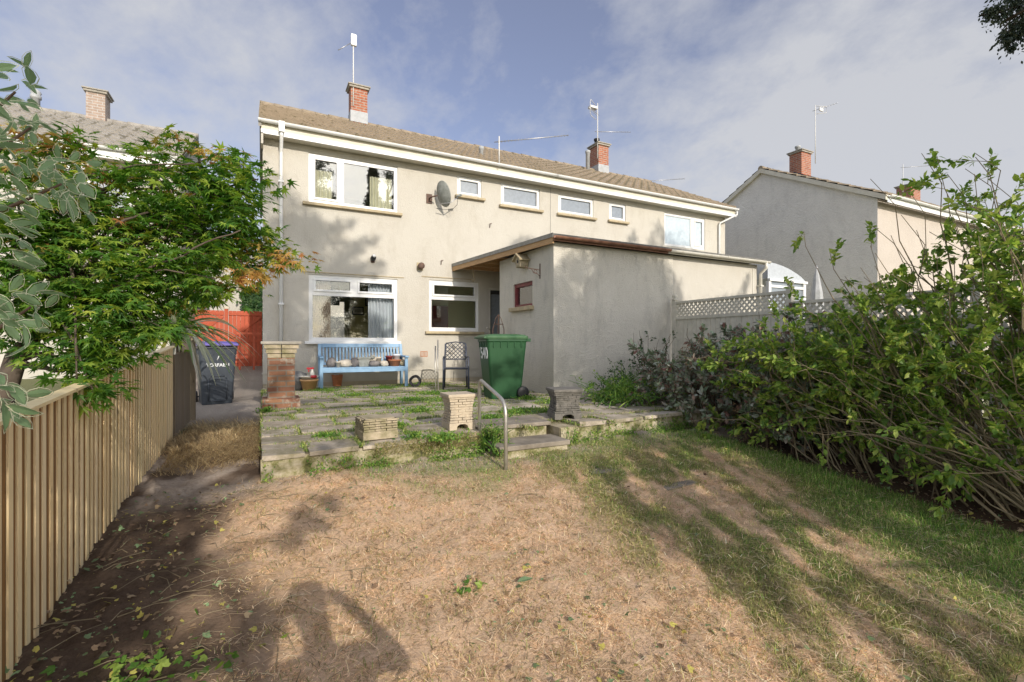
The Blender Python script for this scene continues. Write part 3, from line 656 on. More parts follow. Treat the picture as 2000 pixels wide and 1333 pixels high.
# back door
dr = MB(); dr.box(DR[0], DR[1], FY + .08, FY + .12, DR[2], DR[3]); dd_ = dr.build('door', MAT['dark'], h1)
MB().box(DR[0] + .1, DR[1] - .1, FY + .07, FY + .079, 1.0, 2.15).build('glass', MAT['glass_o'], dd_)
m = MB(); m.box(DR[0], DR[0] + .05, FY + .01, FY + .1, DR[2], DR[3]); m.box(DR[0], DR[1], FY + .011, FY + .1, DR[3] - .05, DR[3]); m.build('door_frame', MAT['white_d'], h1)
# air brick
m = MB(); ax, az = 3.27, .60
m.box(ax, ax + .17, FY - .006, FY + .004, az, az + .012); m.box(ax, ax + .17, FY - .006, FY + .004, az + .115, az + .127)
for i in range(6): m.box(ax + i * .0316, ax + i * .0316 + .012, FY - .006, FY + .004, az + .012, az + .115)
m.build('air_brick', MAT['terra'], h1)

# inside of the near house
room = MB(); X0r, X1r, Y0r, Y1r, Z0r, Z1r = .12, 3.3, FY + .125, FRY - .125, .12, 2.55
room.mi = 0
room.quad((X0r, Y0r, Z0r), (X0r, Y1r, Z0r), (X0r, Y1r, Z1r), (X0r, Y0r, Z1r)); room.quad((X1r, Y0r, Z0r), (X1r, Y1r, Z0r), (X1r, Y1r, Z1r), (X1r, Y0r, Z1r))
wall_open(room, X0r, X1r, Z0r, Z1r, Y1r, [(1.9, 2.6, 1.0, 2.4)], .0, 1); wall_open(room, X0r, X1r, Z0r, Z1r, Y0r, [WG], .0, 1)
room.box(2.04, X1r - .002, 13.2, 13.3, Z0r, Z1r)
room.mi = 1; room.quad((X0r, Y0r, Z1r), (X1r, Y0r, Z1r), (X1r, Y1r, Z1r), (X0r, Y1r, Z1r)); room.mi = 2; room.quad((X0r, Y0r, Z0r), (X1r, Y0r, Z0r), (X1r, Y1r, Z0r), (X0r, Y1r, Z0r))
room.build('dining_room', [MAT['olive'], MAT['ceil'], MAT['terra']], h1, fix=False)
MB().box(1.0, 1.95, 14.5, 14.62, 2.0, 2.549).build('dining_room_bulkhead', MAT['dark'], h1)
k = MB(); X0r, X1r, Y1r = 3.32, 6.7, 12.9
k.quad((X0r, FY + .125, .12), (X0r, Y1r, .12), (X0r, Y1r, 2.55), (X0r, FY + .125, 2.55)); k.quad((X1r, FY + .125, .12), (X1r, Y1r, .12), (X1r, Y1r, 2.55), (X1r, FY + .125, 2.55)); k.quad((X0r, Y1r, .12), (X1r, Y1r, .12), (X1r, Y1r, 2.55), (X0r, Y1r, 2.55))
wall_open(k, X0r, X1r, .12, 2.55, FY + .125, [WK], 0, 1)
k.mi = 1; k.quad((X0r, FY + .125, 2.55), (X1r, FY + .125, 2.55), (X1r, Y1r, 2.55), (X0r, Y1r, 2.55)); k.quad((X0r, FY + .125, .12), (X1r, FY + .125, .12), (X1r, Y1r, .12), (X0r, Y1r, .12))
k.mi = 2; k.box(4.15, 4.6, 12.8, 12.89, .2, 1.95)
k.mi = 3; k.box(X0r + .01, X1r - .01, FY + .13, FY + .6, .2, 1.02)
k.build('kitchen_room', [MAT['greenwall'], MAT['ceil'], MAT['maroon'], MAT['pot_w']], h1, fix=False)
u_ = MB(); X0r, X1r, Y1r = .12, 3.6, 15.0
u_.quad((X0r, FY + .125, 2.75), (X0r, Y1r, 2.75), (X0r, Y1r, 5.2), (X0r, FY + .125, 5.2)); u_.quad((X1r, FY + .125, 2.75), (X1r, Y1r, 2.75), (X1r, Y1r, 5.2), (X1r, FY + .125, 5.2)); u_.quad((X0r, Y1r, 2.75), (X1r, Y1r, 2.75), (X1r, Y1r, 5.2), (X0r, Y1r, 5.2))
wall_open(u_, X0r, X1r, 2.75, 5.2, FY + .125, [W1], 0, 1)
u_.mi = 1; u_.quad((X0r, FY + .125, 5.2), (X1r, FY + .125, 5.2), (X1r, Y1r, 5.2), (X0r, Y1r, 5.2)); u_.quad((X0r, FY + .125, 2.75), (X1r, FY + .125, 2.75), (X1r, Y1r, 2.75), (X0r, Y1r, 2.75))
u_.build('bedroom', [MAT['pink'], MAT['ceil']], h1, fix=False)
def curtain(x0, x1, z0, z1, y, mat, label, folds=7, amp=.03, name='curtain'):
    n = folds * 8; V = []; F = []; rr = random.Random(int(x0 * 1000))
    for j, z in enumerate(np.linspace(z1, z0, 6)):
        for i in range(n + 1):
            ph = i / 8 * 2 * math.pi; V.append((x0 + (x1 - x0) * i / n, y + amp * math.sin(ph + .25 * j * math.sin(i * .7)) * (1 if j else .7), z))
    for j in range(5):
        for i in range(n): a = j * (n + 1) + i; F.append((a, a + 1, a + n + 2, a + n + 1))
    o = MB().add(V, F, True).build(name, mat); tag(o, label, 'curtain'); return o
curtain(.90, 1.36, 3.92, 4.66, FY + .22, MAT['curt'], 'ivory curtain behind the narrow casement of the upstairs bedroom window', 6)
curtain(2.16, 2.66, 3.92, 4.70, FY + .22, MAT['curt'], 'ivory curtain bunched at the dish side of the upstairs bedroom window', 7)
curtain(.90, 1.32, .98, 2.34, FY + .20, MAT['curtp'], 'dusty pink blind hanging at the brick pillar side of the downstairs window', 10, .012, 'blind')
curtain(2.12, 2.70, .98, 2.34, FY + .20, MAT['curtw'], 'white net curtain hanging at the kitchen side of the downstairs window', 8)
def frame_pic(x, z, w_, h_, y, label):
    t_ = empty('picture_frame', (x, y, z), 0, label, 'picture')
    m = MB()
    m.box(0, w_, -.02, 0, 0, .03); m.box(0, w_, -.02, 0, h_ - .03, h_); m.box(0, .03, -.02, 0, .03, h_ - .03); m.box(w_ - .03, w_, -.02, 0, .03, h_ - .03)
    m.build('frame', MAT['black'], t_); m = MB(); m.box(.03, w_ - .03, -.008, -.002, .03, h_ - .03); m.build('mount', MAT['pot_w'], t_)
    MB().box(.07, w_ - .07, -.012, -.009, .07, h_ - .07).build('print', MAT['pic'], t_)
frame_pic(2.08, 1.66, .30, .22, 13.199, 'black framed picture hanging lower on the olive wall inside the downstairs room')
frame_pic(2.42, 1.90, .24, .22, 13.199, 'small black framed picture hanging higher on the olive wall inside the room')
tb = empty('dining_table', (2.15, 12.1, .22), 0, 'round table under an orange cloth inside the downstairs window', 'table')
MB().lathe([(.50, .55), (.56, .72), (.58, .80), (.56, .82), (.2, .822)], 24).build('tablecloth', MAT['orange'], tb)
MB().lathe([(.3, 0), (.28, .04), (.05, .07), (.05, .56)], 14).build('pedestal', MAT['dark'], tb)

# ------------------------------------------------------------------ outbuilding
ob = empty('outbuilding', (0, 0, 0), 0, 'grey roughcast flat roofed outbuilding with a small maroon window facing the patio', 'outbuilding')
OX, OY, OR, OZ = 4.56, 7.24, 10.05, 2.68
OB = 9.42
def side_pt(u, v): return PX(u, v, OX)
sy1 = side_pt(1005, 549)[1]; sy0 = side_pt(1037, 542)[1]
wy0, wy1, wz0, wz1 = 7.42, 8.05, 1.44, 2.02
_a = side_pt(1003, 602); _b = side_pt(1040, 548)
wy1, wz0 = _a[1], _a[2]; wy0, wz1 = _b[1], _b[2]
m = MB()
ys = [OY, wy0, wy1, OB]; zs = [-.3, wz0, wz1, OZ]
for i in range(3):
    for j in range(3):
        if i == 1 and j == 1: continue
        m.quad((OX, ys[i], zs[j]), (OX, ys[i + 1], zs[j]), (OX, ys[i + 1], zs[j + 1]), (OX, ys[i], zs[j + 1]))
for q in (((OX, wy0, wz0), (OX + .14, wy0, wz0), (OX + .14, wy0, wz1), (OX, wy0, wz1)), ((OX, wy1, wz0), (OX + .14, wy1, wz0), (OX + .14, wy1, wz1), (OX, wy1, wz1)),
          ((OX, wy0, wz0), (OX, wy1, wz0), (OX + .14, wy1, wz0), (OX + .14, wy0, wz0)), ((OX, wy0, wz1), (OX, wy1, wz1), (OX + .14, wy1, wz1), (OX + .14, wy0, wz1))): m.quad(*q)
xj = 7.42
m.quad((OX, OY, -.3), (xj, OY, -.3), (xj, OY, OZ + .02), (OX, OY, OZ + .02))
m.quad((OX, OB, -.3), (OR, OB, -.3), (OR, OB, OZ), (OX, OB, OZ)); m.quad((OR, OY + .012, -.3), (OR, FY, -.3), (OR, FY, OZ), (OR, OY + .012, OZ))
m.build('wall', MAT['grey_r'], ob, fix=False)
MB().quad((xj, OY + .012, -.3), (OR, OY + .012, -.3), (OR, OY + .012, OZ + .02), (xj, OY + .012, OZ + .02)).build('cream_wall', MAT['cream2'], ob, fix=False)
f = MB(); f.box(OX + .03, OX + .09, wy0, wy0 + .05, wz0, wz1); f.box(OX + .03, OX + .09, wy1 - .05, wy1, wz0, wz1); f.box(OX + .031, OX + .089, wy0 + .05, wy1 - .05, wz0, wz0 + .05); f.box(OX + .031, OX + .089, wy0 + .05, wy1 - .05, wz1 - .07, wz1)
wn = f.build('window', MAT['maroon'], ob); MB().box(OX + .075, OX + .083, wy0 + .04, wy1 - .04, wz0 + .04, wz1 - .05).build('glass', MAT['glass'], wn)
f = MB(); f.box(OX + .092, OX + .13, wy0 + .05, wy1 - .05, wz0 + .03, wz0 + .1); f.box(OX + .092, OX + .13, wy0 + .05, wy1 - .05, wz0 + .27, wz0 + .33); f.build('net_curtain', MAT['curtw'], wn)
MB().box(OX - .09, OX + .03, wy0 - .05, wy1 + .06, wz0 - .085, wz0 - .003).build('sill', MAT['sill'], wn, bevel=.01)
# roof slab: verge runs slightly skew over the porch
PA, PB = (OX - .10, OY - .14), (OX - .52, FY - .01)
m = MB(); zr0 = OZ + .03
m.prism([PA, (OR + .12, OY - .14), (OR + .12, FY - .005), PB], 'z', zr0 + .07, zr0 + .105); m.build('roof', MAT['felt'], ob)
def skew_beam(mb, a, b2, z0, z1, wdt):
    d = Vector((b2[0] - a[0], b2[1] - a[1])); n_ = Vector((-d.y, d.x)).normalized() * wdt
    mb.prism([a, b2, (b2[0] - n_.x, b2[1] - n_.y), (a[0] - n_.x, a[1] - n_.y)], 'z', z0, z1)
m = MB(); skew_beam(m, (PA[0] + .012, PA[1] + .03), (PB[0] + .012, PB[1]), zr0 - .06, zr0 + .068, .03); m.build('barge_board', MAT['timber'], ob)
m = MB(); skew_beam(m, (PA[0] - .004, PA[1]), (PB[0] - .004, PB[1]), zr0 + .04, zr0 + .115, .014); m.build('verge_trim', MAT['cement_v'], ob)
m = MB()
for yy in (9.6, 10.1, 10.6): m.box(PA[0] + .05 - (yy - OY) * .1, X1 - .1, yy, yy + .05, zr0 - .05, zr0 + .066)
m.box(OX - .33, OX + 1.6, OB + .02, FY - .03, zr0 + .0665, zr0 + .0695)
m.build('rafter', MAT['timber'], ob)
xg = PY(1305, 495, OY - .14)[0]
m = MB(); m.box(PA[0] + .02, xg, OY - .15, OY - .125, zr0 - .02, zr0 + .069); m.build('front_fascia', MAT['brownp'], ob)
gutter(ob, PA[0] + .0, xg, OY - .20, zr0 + .05, MAT['brownp'], .045)
m = MB(); m.box(xg + .002, OR + .1, OY - .15, OY - .125, zr0 - .02, zr0 + .069); m.build('end_fascia', MAT['white_d'], ob)
gutter(ob, xg, OR + .14, OY - .20, zr0 + .045, MAT['white_d'], .045, 'end_gutter')
pipe(ob, [(OR + .02, OY - .20, zr0 + .01), (OR + .02, OY - .20, zr0 - .1), (OR + .02, OY - .06, zr0 - .22), (OR + .02, OY - .06, -.1)], .035, MAT['white_d'], (2.2, 1.2))
MB().box(OR - .16, OR - .14, OY - .0, OY + .01, 0, 2.6).build('corner_bead', MAT['white_d'], ob)

# ------------------------------------------------------------------ neighbour houses
LN = empty('neighbour_house', (0, 0, 0), 0, 'rendered house with pale brick chimney seen above the maple', 'house')
LY, LE, LRY, LRZ, LX0, LX1 = 14.6, 5.42, 17.5, 7.22, -12.5, -1.82
m = MB(); m.quad((LX0, LY, -.3), (LX1, LY, -.3), (LX1, LY, LE), (LX0, LY, LE)); m.quad((LX0, 20.4, -.3), (LX1, 20.4, -.3), (LX1, 20.4, LE), (LX0, 20.4, LE))
for gx_ in (LX0, LX1): m.add([(gx_, LY, -.3), (gx_, 20.4, -.3), (gx_, 20.4, LE), (gx_, LRY, LRZ - .05), (gx_, LY, LE)], [(0, 1, 2, 3, 4)])
m.build('wall', MAT['cream2'], LN, fix=False)
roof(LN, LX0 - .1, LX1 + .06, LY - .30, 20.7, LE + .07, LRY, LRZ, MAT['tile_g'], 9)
MB().prism([(LY - .3, LE - .08), (LY - .3, LE + .06), (LRY, LRZ + .02), (20.7, LE + .06), (20.7, LE - .08), (LRY, LRZ - .12)], 'x', LX1 + .01, LX1 + .07).build('verge', MAT['felt'], LN)
MB().box(LX0, LX1, LY - .26, LY - .235, LE - .19, LE + .04).build('fascia', MAT['white'], LN); MB().box(LX0, LX1, LY - .235, LY - .002, LE - .185, LE - .17).build('soffit', MAT['soffit'], LN)
gutter(LN, LX0, LX1 + .03, LY - .32, LE + .05, MAT['white'])
a = PY(192, 172, LRY)[0]
chimney(LN, a, LRY, .42, .50, LRZ - .3, 7.88, MAT['brick_p'], flash=0)
a = PY(70, 180, LRY + .1)
MB().lathe([(.09, -1.0), (.09, .35), (.12, .36), (.12, .44), (.09, .45), (.12, .52), (.07, .6)], 14, (a[0], LRY + .1, 7.2)).build('flue_pipe', MAT['lead'], LN)
for xx in (-7.2, -3.6): window(LN, xx - .8, xx + .8, 3.9, 5.0, LY - .115, [(xx - .72, xx - .1, 4.0, 4.9, 1), (xx + .06, xx + .72, 3.98, 4.92)], MAT['glass_o'])
pipe(LN, [(LX1 - .12, LY - .3, LE), (LX1 - .12, LY - .08, LE - .3), (LX1 - .12, LY - .08, -.1)])

RN = empty('neighbour_house', (0, 0, 0), 0, 'tall pebbledash gable end house with solar panels beyond the shrubs', 'house')
NX, NY, NE, NRY, NRZ, NB = 17.0, 8.15, 5.42, 12.05, 7.60, 15.95
m = MB(); m.add([(NX, NY, -.5), (NX, NB, -.5), (NX, NB, NE), (NX, NRY, NRZ - .08), (NX, NY, NE)], [(0, 1, 2, 3, 4)]); m.build('gable_wall', MAT['pebble'], RN, fix=False)
m = MB(); m.quad((NX, NY, -.5), (30.5, NY, -.5), (30.5, NY, NE), (NX, NY, NE)); m.quad((30.5, NY, -.5), (30.5, NB, -.5), (30.5, NB, NE), (30.5, NY, NE)); m.quad((NX, NB, -.5), (30.5, NB, -.5), (30.5, NB, NE), (NX, NB, NE))
m.build('wall', MAT['pink'], RN, fix=False)
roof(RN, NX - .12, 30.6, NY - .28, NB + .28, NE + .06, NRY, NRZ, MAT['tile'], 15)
MB().prism([(NY - .28, NE - .12), (NY - .28, NE + .04), (NRY, NRZ - .01), (NB + .28, NE + .04), (NB + .28, NE - .12), (NRY, NRZ - .17)], 'x', NX - .125, NX - .005).build('verge', MAT['soffit'], RN)
gutter(RN, NX, 30.4, NY - .34, NE + .03, MAT['white'])
MB().box(NX, 30.4, NY - .28, NY - .255, NE - .18, NE + .03).build('fascia', MAT['white'], RN)
c1 = chimney(RN, 19.35, NRY, .62, .5, NRZ - .2, 8.55, MAT['brick'], (-.15, 0, MAT['lead']), flash=0)
c2 = chimney(RN, 27.9, NRY, .9, .6, NRZ - .2, 8.45, MAT['brick'], flash=0)
sl = math.atan2(NRZ - NE, NRY - NY)
m = MB()
for i in range(7):
    Mx = Matrix.Translation((18.5 + i * 1.05, NRY - .25, NRZ + .0)) @ Matrix.Rotation(sl, 4, 'X')
    m.box(0, 1.0, -1.7, 0, .0, .05, Mx)
m.build('solar_panel', MAT['solar'], RN)

FH = empty('far_house', (0, 0, 0), 0, 'white rendered house closing the view behind the red gate', 'house')
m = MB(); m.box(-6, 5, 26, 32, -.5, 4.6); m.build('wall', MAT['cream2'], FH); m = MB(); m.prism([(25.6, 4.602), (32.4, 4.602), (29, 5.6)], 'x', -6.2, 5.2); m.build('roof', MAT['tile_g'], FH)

# lean-to with a bulging translucent roof, behind the outbuilding
cs = empty('lean_to', (0, 0, 0), 0, 'white lean-to with bulging translucent roof past the outbuilding end', 'lean-to')
LYc = 7.6; xa = PY(1492, 560, LYc)[0]; xb = PY(1562, 560, LYc)[0]
zt = PY(1500, 516, LYc)[2]; zb_ = PY(1500, 545, LYc)[2]; ze_ = PY(1562, 540, LYc)[2]
prof = []; nseg = 10
for i in range(nseg + 1):
    q = i / nseg; prof.append((xa + (xb - xa + .05) * q, zb_ + .02 + (zt - zb_) * math.cos(q * math.pi / 2) ** .8 + (0) + .0))
m = MB(); m.prism(prof + [(xb + .05, zb_ - .01), (xa, zb_ - .01)], 'y', LYc - .1, FY - .05); m.build('roof', MAT['poly'], cs)
m = MB(); m.box(xa, xb + .08, LYc - .16, LYc - .1, zb_ - .07, zb_ - .012); m.box(xa, xa + .09, LYc - .13, LYc - .05, -.3, zb_ - .07); m.box(xb - .05, xb + .05, LYc - .13, LYc - .05, -.3, zb_ - .07); m.box(xa + .09, xb - .05, LYc - .128, LYc - .052, .9, 1.0); m.box(xa + .09, xb - .05, LYc - .125, LYc - .055, zb_ - .22, zb_ - .16); m.build('frame', MAT['white'], cs)
MB().box(xa + .09, xb - .05, LYc - .09, LYc - .08, 1.0, zb_ - .07).build('glass', MAT['glass_o'], cs); MB().box(xa + .09, xb - .05, LYc - .1, LYc - .05, -.3, .9).build('panel', MAT['white_d'], cs)
tk = empty('garden_parasol', (10.7, 6.3, 0), 0, 'closed pale blue parasol standing beyond the trellis fence', 'parasol')
MB().lathe([(.02, 0), (.02, 2.55), (.01, 2.6)], 8).build('pole', MAT['alu'], tk)
MB().lathe([(.13, 1.2), (.16, 1.5), (.12, 2.0), (.05, 2.4), (.02, 2.5)], 9, smooth=False).build('canopy', MAT['lead'], tk)

# ------------------------------------------------------------------ patio
PL = [(-.02, 4.36), (2.02, 4.56)]; PRr = [(2.92, 4.50), (7.3, 4.86)]
def edge_y(x):
    if x <= 2.02: return 4.36 + (x + .02) / 2.04 * .20
    if x < 2.92: return 4.80
    return 4.50 + (x - 2.92) * .082
m = MB(); m.prism([(-.01, 4.40), (2.0, 4.60), (2.0, 4.84), (2.94, 4.84), (2.94, 4.54), (7.3, 4.90), (7.3, FY + .05), (-.01, FY + .05)], 'z', -.55, -.035)
bed = m.build('patio', MAT['moss']); tag(bed, kind='structure')
rr = random.Random(5); m = MB(); yrow = 4.2; row = 0; slabs = []
while yrow < FY:
    hgt = rr.choice([.45, .60, .60, .45]); xx = -.02 - (.0 if row % 2 else .25)
    while xx < 7.3:
        wd = rr.choice([.45, .60, .60, .75])
        a, b2 = max(xx, -.02), min(xx + wd, 7.3); sk = (a + b2) / 2 * .02
        c0, c1_ = yrow + .1 * (a + 0) * .35, yrow + hgt + .1 * (a + 0) * .35
        if row == 0: c0 = None
        slabs.append([a, b2, c0, c1_]); xx += wd
    yrow += hgt; row += 1
for a, b2, c0, c1_ in slabs:
    if b2 - a < .08: continue
    if a < 2.02 < b2 and (c0 is None or c0 < 4.85): b2 = 2.02
    if a < 2.92 < b2 and (c0 is None or c0 < 4.85) and a > 2.0: b2 = 2.92
    e0, e1 = edge_y(a + .001), edge_y(b2 - .001)
    y00 = e0 if c0 is None else max(c0, e0); y01 = e1 if c0 is None else max(c0, e1)
    if 2.02 <= a < 2.92: y00, y01 = max(y00, 4.80), max(y01, 4.80)
    if c1_ - y00 < .1 or c1_ - y01 < .1: continue
    if 4.5 < a and y00 > 7.1: continue
    gp = rr.uniform(.008, .022); z = rr.uniform(-.010, .004); tx, ty = rr.uniform(-.010, .010), rr.uniform(-.008, .008); c1_ = min(c1_, FY - .01)
    if c1_ - y00 < .1: continue
    P_ = [(a + gp, y00 + (gp if c0 else -.0)), (b2 - gp, y01 + (gp if c0 else -.0)), (b2 - gp, c1_ - gp), (a + gp, c1_ - gp)]
    zt_ = [z - tx - ty, z + tx - ty, z + tx + ty, z - tx + ty]
    k = len(m.v)
    vs = [(p[0], p[1], q) for p, q in zip(P_, zt_)] + [(p[0], p[1], -.045) for p in P_]
    m.add(vs, [(0, 1, 2, 3), (0, 4, 5, 1), (1, 5, 6, 2), (2, 6, 7, 3), (3, 7, 4, 0)])
def slab_mat():
    mt, t, b = new_mat('patio_slab'); v = coord(t); g = N(t, 'ShaderNodeNewGeometry')
    c = ramp(t, g.outputs['Random Per Island'], [(0, (.52, .44, .36)), (.5, (.43, .37, .30)), (1, (.60, .52, .43))])
    c = mixc(t, .9, c, ramp(t, noise(t, v, 5, 7, .7), [(.3, (.55, .54, .50)), (.62, (1, 1, 1))]), 'MULTIPLY')
    c = mixc(t, math_n(t, 'MULTIPLY', ramp(t, noise(t, v, 3.1, 7, .75), [(.45, (0, 0, 0)), (.58, (1, 1, 1))]), .72), c, (.19, .17, .09))
    t.links.new(c, b.inputs['Base Color']); b.inputs['Roughness'].default_value = .94; bump(t, b, noise(t, v, 38, 6, .7), .7, .008); return mt
ps = m.build('paving_slabs', slab_mat(), None, bevel=0); tag(ps, kind='structure')
def wall_strip(name, pts, z0, z1, th, mat, lab):
    V = []; F = []; L = [0]; D = Vector((pts[1][0] - pts[0][0], pts[1][1] - pts[0][1])); n_ = int(D.length / .05); nz = 9
    nr = Vector((-D.y, D.x)).normalized()
    for i in range(n_ + 1):
        for j in range(nz):
            p = Vector(pts[0]) + D * i / n_; z = z0 + (z1 - z0) * j / (nz - 1)
            o = (float(fbm(np.array(p.x * 1.0), np.array(z * 2.0 + 7), 5, 3)) - .5) * .07 + (float(fbm(np.array(p.x), np.array(z + 3), 17, 9)) - .5) * .03
            V.append((p.x - nr.x * o, p.y - nr.y * o, z))
    for i in range(n_):
        for j in range(nz - 1): a = i * nz + j; F.append((a, a + nz, a + nz + 1, a + 1))
    mm = MB(); mm.add(V, F, True)
    k = len(V); V2 = [(v_[0] + nr.x * th, v_[1] + nr.y * th, v_[2]) for v_ in (V[0], V[(n_) * nz], V[n_ * nz + nz - 1], V[nz - 1])]
    mm.quad(*V2); mm.quad(V[0], V2[0], V2[3], V[nz - 1]); mm.quad(V[n_ * nz], V[n_ * nz + nz - 1], V2[2], V2[1])
    o = mm.build(name, mat); tag(o, lab, 'retaining wall'); return o
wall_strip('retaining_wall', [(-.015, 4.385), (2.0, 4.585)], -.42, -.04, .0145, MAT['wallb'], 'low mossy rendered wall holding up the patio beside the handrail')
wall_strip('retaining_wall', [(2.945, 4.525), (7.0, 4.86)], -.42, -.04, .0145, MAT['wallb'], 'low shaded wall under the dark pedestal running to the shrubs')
st = empty('garden_steps', (2.0, 4.2, 0), 0, 'two worn concrete steps from the lawn up to the patio beside the handrail', 'steps')
m = MB(); m.box(.08, .92, .10, .50, -.175, -.125); m.build('tread', MAT['slab'], st, bevel=.008)
m = MB(); m.box(.10, .90, .13, .50, -.5, -.177); m.box(.06, .9, .56, .63, -.5, -.035); m.build('riser', MAT['wallb'], st)
m = MB(); m.box(.03, .94, .52, 1.0, -.03, .014); m.build('tread', MAT['slab'], st, bevel=.008)
for (x, y, w_, d_, lab) in ((2.72, 3.62, .42, .30, 'grey stepping stone sunk in the lawn nearest the steps'), (3.12, 3.1, .4, .28, 'grey stepping stone sunk deeper in the lawn beyond the first')):
    zg = float(gz(x, y)); m = MB(); m.prism([(0, 0), (w_, .03), (w_ + .03, d_), (.04, d_ + .02)], 'z', -.06, .006); o = m.build('stepping_stone', MAT['slab'], None, loc=(x, y, zg), bevel=.008); tag(o, lab, 'stepping stone')

# handrail
m = MB(); hx = 2.02
def arc(p0, p1, p2, n=6):
    return [tuple((1 - t) ** 2 * a + 2 * t * (1 - t) * b2 + t * t * c_ for a, b2, c_ in zip(p0, p1, p2)) for t in [i / n for i in range(n + 1)]]
pts = [(hx, 4.66, -.2)] + arc((hx, 4.66, .42), (hx, 4.66, .52), (hx, 4.60, .515)) + arc((hx, 4.16, .385), (hx, 4.05, .35), (hx, 4.045, .22)) + [(hx - .01, 4.02, -.45)]
m.tube(pts, .0185, 14); o = m.build('handrail', MAT['galv']); tag(o, 'bent galvanised tube handrail at the garden steps', 'handrail')

# pedestals
def pedestal(name, x, y, rz, h, w_, mat, lab, dmat=None, layers=9, flare=True):
    e = empty(name, (x, y, 0.0), rz, lab, 'plinth', 'brick patterned garden plinths'); rr = random.Random(int(x * 100)); m = MB()
    foot = .075; w2 = w_ / 2
    if flare: m.prism([(-w2, 0), (-w2 * .45, 0), (-w2 * .40, foot * .55), (-w2 * .2, foot * .8), (w2 * .2, foot * .8), (w2 * .40, foot * .55), (w2 * .45, 0), (w2, 0), (w2, foot), (-w2, foot)], 'y', -w2, w2)
    else: m.box(-w2 * .96, w2 * .96, -w2 * .96, w2 * .96, 0, foot)
    m.build('foot', mat, e, bevel=.004)
    m = MB(); top = h - .055; lh = (top - foot) / layers
    for i in range(layers):
        z = foot + i * lh; f_ = w2 * (.93 if not flare else (.97 - .13 * math.sin(math.pi * (i + .5) / layers)))
        for sx, (dx_, dy_) in enumerate(((1, 0), (-1, 0), (0, 1), (0, -1))):
            nb = 3; off = (i % 2) * .5
            for k in range(-1, nb + 1):
                a = -f_ + (k + off) * 2 * f_ / nb; b2 = a + 2 * f_ / nb; a, b2 = max(a, -f_), min(b2, f_)
                if b2 - a < .02: continue
                o_ = f_ + rr.uniform(-.004, .007)
                if dx_: m.box(min(dx_ * o_, dx_ * (o_ - .05)), max(dx_ * o_, dx_ * (o_ - .05)), a + .003, b2 - .003, z + .003, z + lh - .003)
                else: m.box(a + .003, b2 - .003, min(dy_ * o_, dy_ * (o_ - .05)), max(dy_ * o_, dy_ * (o_ - .05)), z + .003, z + lh - .003)
    m.box(-w2 * .80, w2 * .80, -w2 * .80, w2 * .80, foot - .01, top + .004); m.build('shaft', mat, e)
    if flare:
        m = MB(); m.box(-w2 * 1.02, w2 * 1.02, -w2 * 1.02, w2 * 1.02, top, top + .02); m.box(-w2 * 1.10, w2 * 1.10, -w2 * 1.10, w2 * 1.10, top + .02, h); m.build('cap', mat, e, bevel=.007)
    return e
pedestal('garden_plinth', 1.86, 4.86, R(-2), .375, .285, MAT['stone'], 'pale tan plinth with flared cap standing beside the handrail')
pedestal('garden_plinth', 3.27, 4.95, R(-16), .36, .335, MAT['conc_d'], 'dark blackened plinth with flared cap on the corner past the steps')
pedestal('garden_plinth', .98, 4.78, R(4), .245, .345, MAT['moss'], 'mossy squat plinth without a cap on the patio edge', layers=5, flare=False)

# brick pillar
bp = empty('brick_pillar', (.235, 7.7, 0), 0, 'old brick pillar with stepped stone cap standing by the house corner', 'pillar')
m = MB(); m.box(-.24, .24, -.24, .24, -.05, .13); m.build('base', MAT['brick_o'], bp, bevel=.006)
m = MB(); m.box(-.175, .175, -.175, .175, .13, .70); m.build('shaft', MAT['brick_o'], bp, bevel=.004)
m = MB(); rr = random.Random(3)
for (z, w_) in ((.70, .18), (.765, .20), (.83, .225)):
    for sx in (-1, 1):
        for k in (0, 1):
            m.box(-w_ + k * w_ + .004, k * w_ - .004, min(sx * w_, sx * .02) + rr.uniform(-.004, .004), max(sx * w_, sx * .02), z + .003, z + .062)
m.build('corbel', MAT['moss'], bp, bevel=.005)
m = MB(); m.prism([(-.26, -.25), (.255, -.26), (.26, .25), (-.25, .26)], 'z', .895, .935); m.build('cap', MAT['conc'], bp, bevel=.008)

# blue bench
bn = empty('garden_bench', (1.88, 10.42, 0), R(-2), 'sky blue slatted bench holding stones and pots under the downstairs window', 'bench')
BW, BD = .84, .27
for sx in (-1, 1):
    m = MB(); m.box(sx * BW - .03, sx * BW + .03, -BD, -BD + .06, 0, .62); m.build('leg', MAT['blue_w'], bn, bevel=.004)
    m = MB(); m.prism([(BD - .06, 0), (BD, 0), (BD, .42), (BD + .10, .90), (BD + .04, .90), (BD - .06, .42)], 'x', sx * BW - .03, sx * BW + .03); m.build('leg', MAT['blue_w'], bn, bevel=.004)
    m = MB(); m.prism([(-BD - .05, .61), (-BD - .05, .645), (BD + .03, .655), (BD + .03, .615)], 'x', sx * BW - .04, sx * BW + .04); m.build('armrest', MAT['blue_w'], bn, bevel=.006)
m = MB(); 
for i in range(5): y0_ = -BD + .01 + i * .105; m.box(-BW + .03, BW - .03, y0_, y0_ + .085, .40, .425)
m.box(-BW + .03, BW - .03, -BD + .005, -BD + .035, .325, .399); m.box(-BW + .03, BW - .03, BD - .05, BD - .02, .33, .399); m.build('seat', MAT['blue_w'], bn, bevel=.003)
m = MB(); Mb = Matrix.Translation((0, BD + .005, .46)) @ Matrix.Rotation(R(-11), 4, 'X')
m.box(-BW + .03, BW - .03, -.018, .018, .37, .45, Mb); m.box(-BW + .03, BW - .03, -.018, .018, .0, .05, Mb)
for i in range(24): xx = -BW + .075 + i * (2 * BW - .15) / 23; m.box(xx - .017, xx + .017, -.008, .008, .05, .37, Mb)
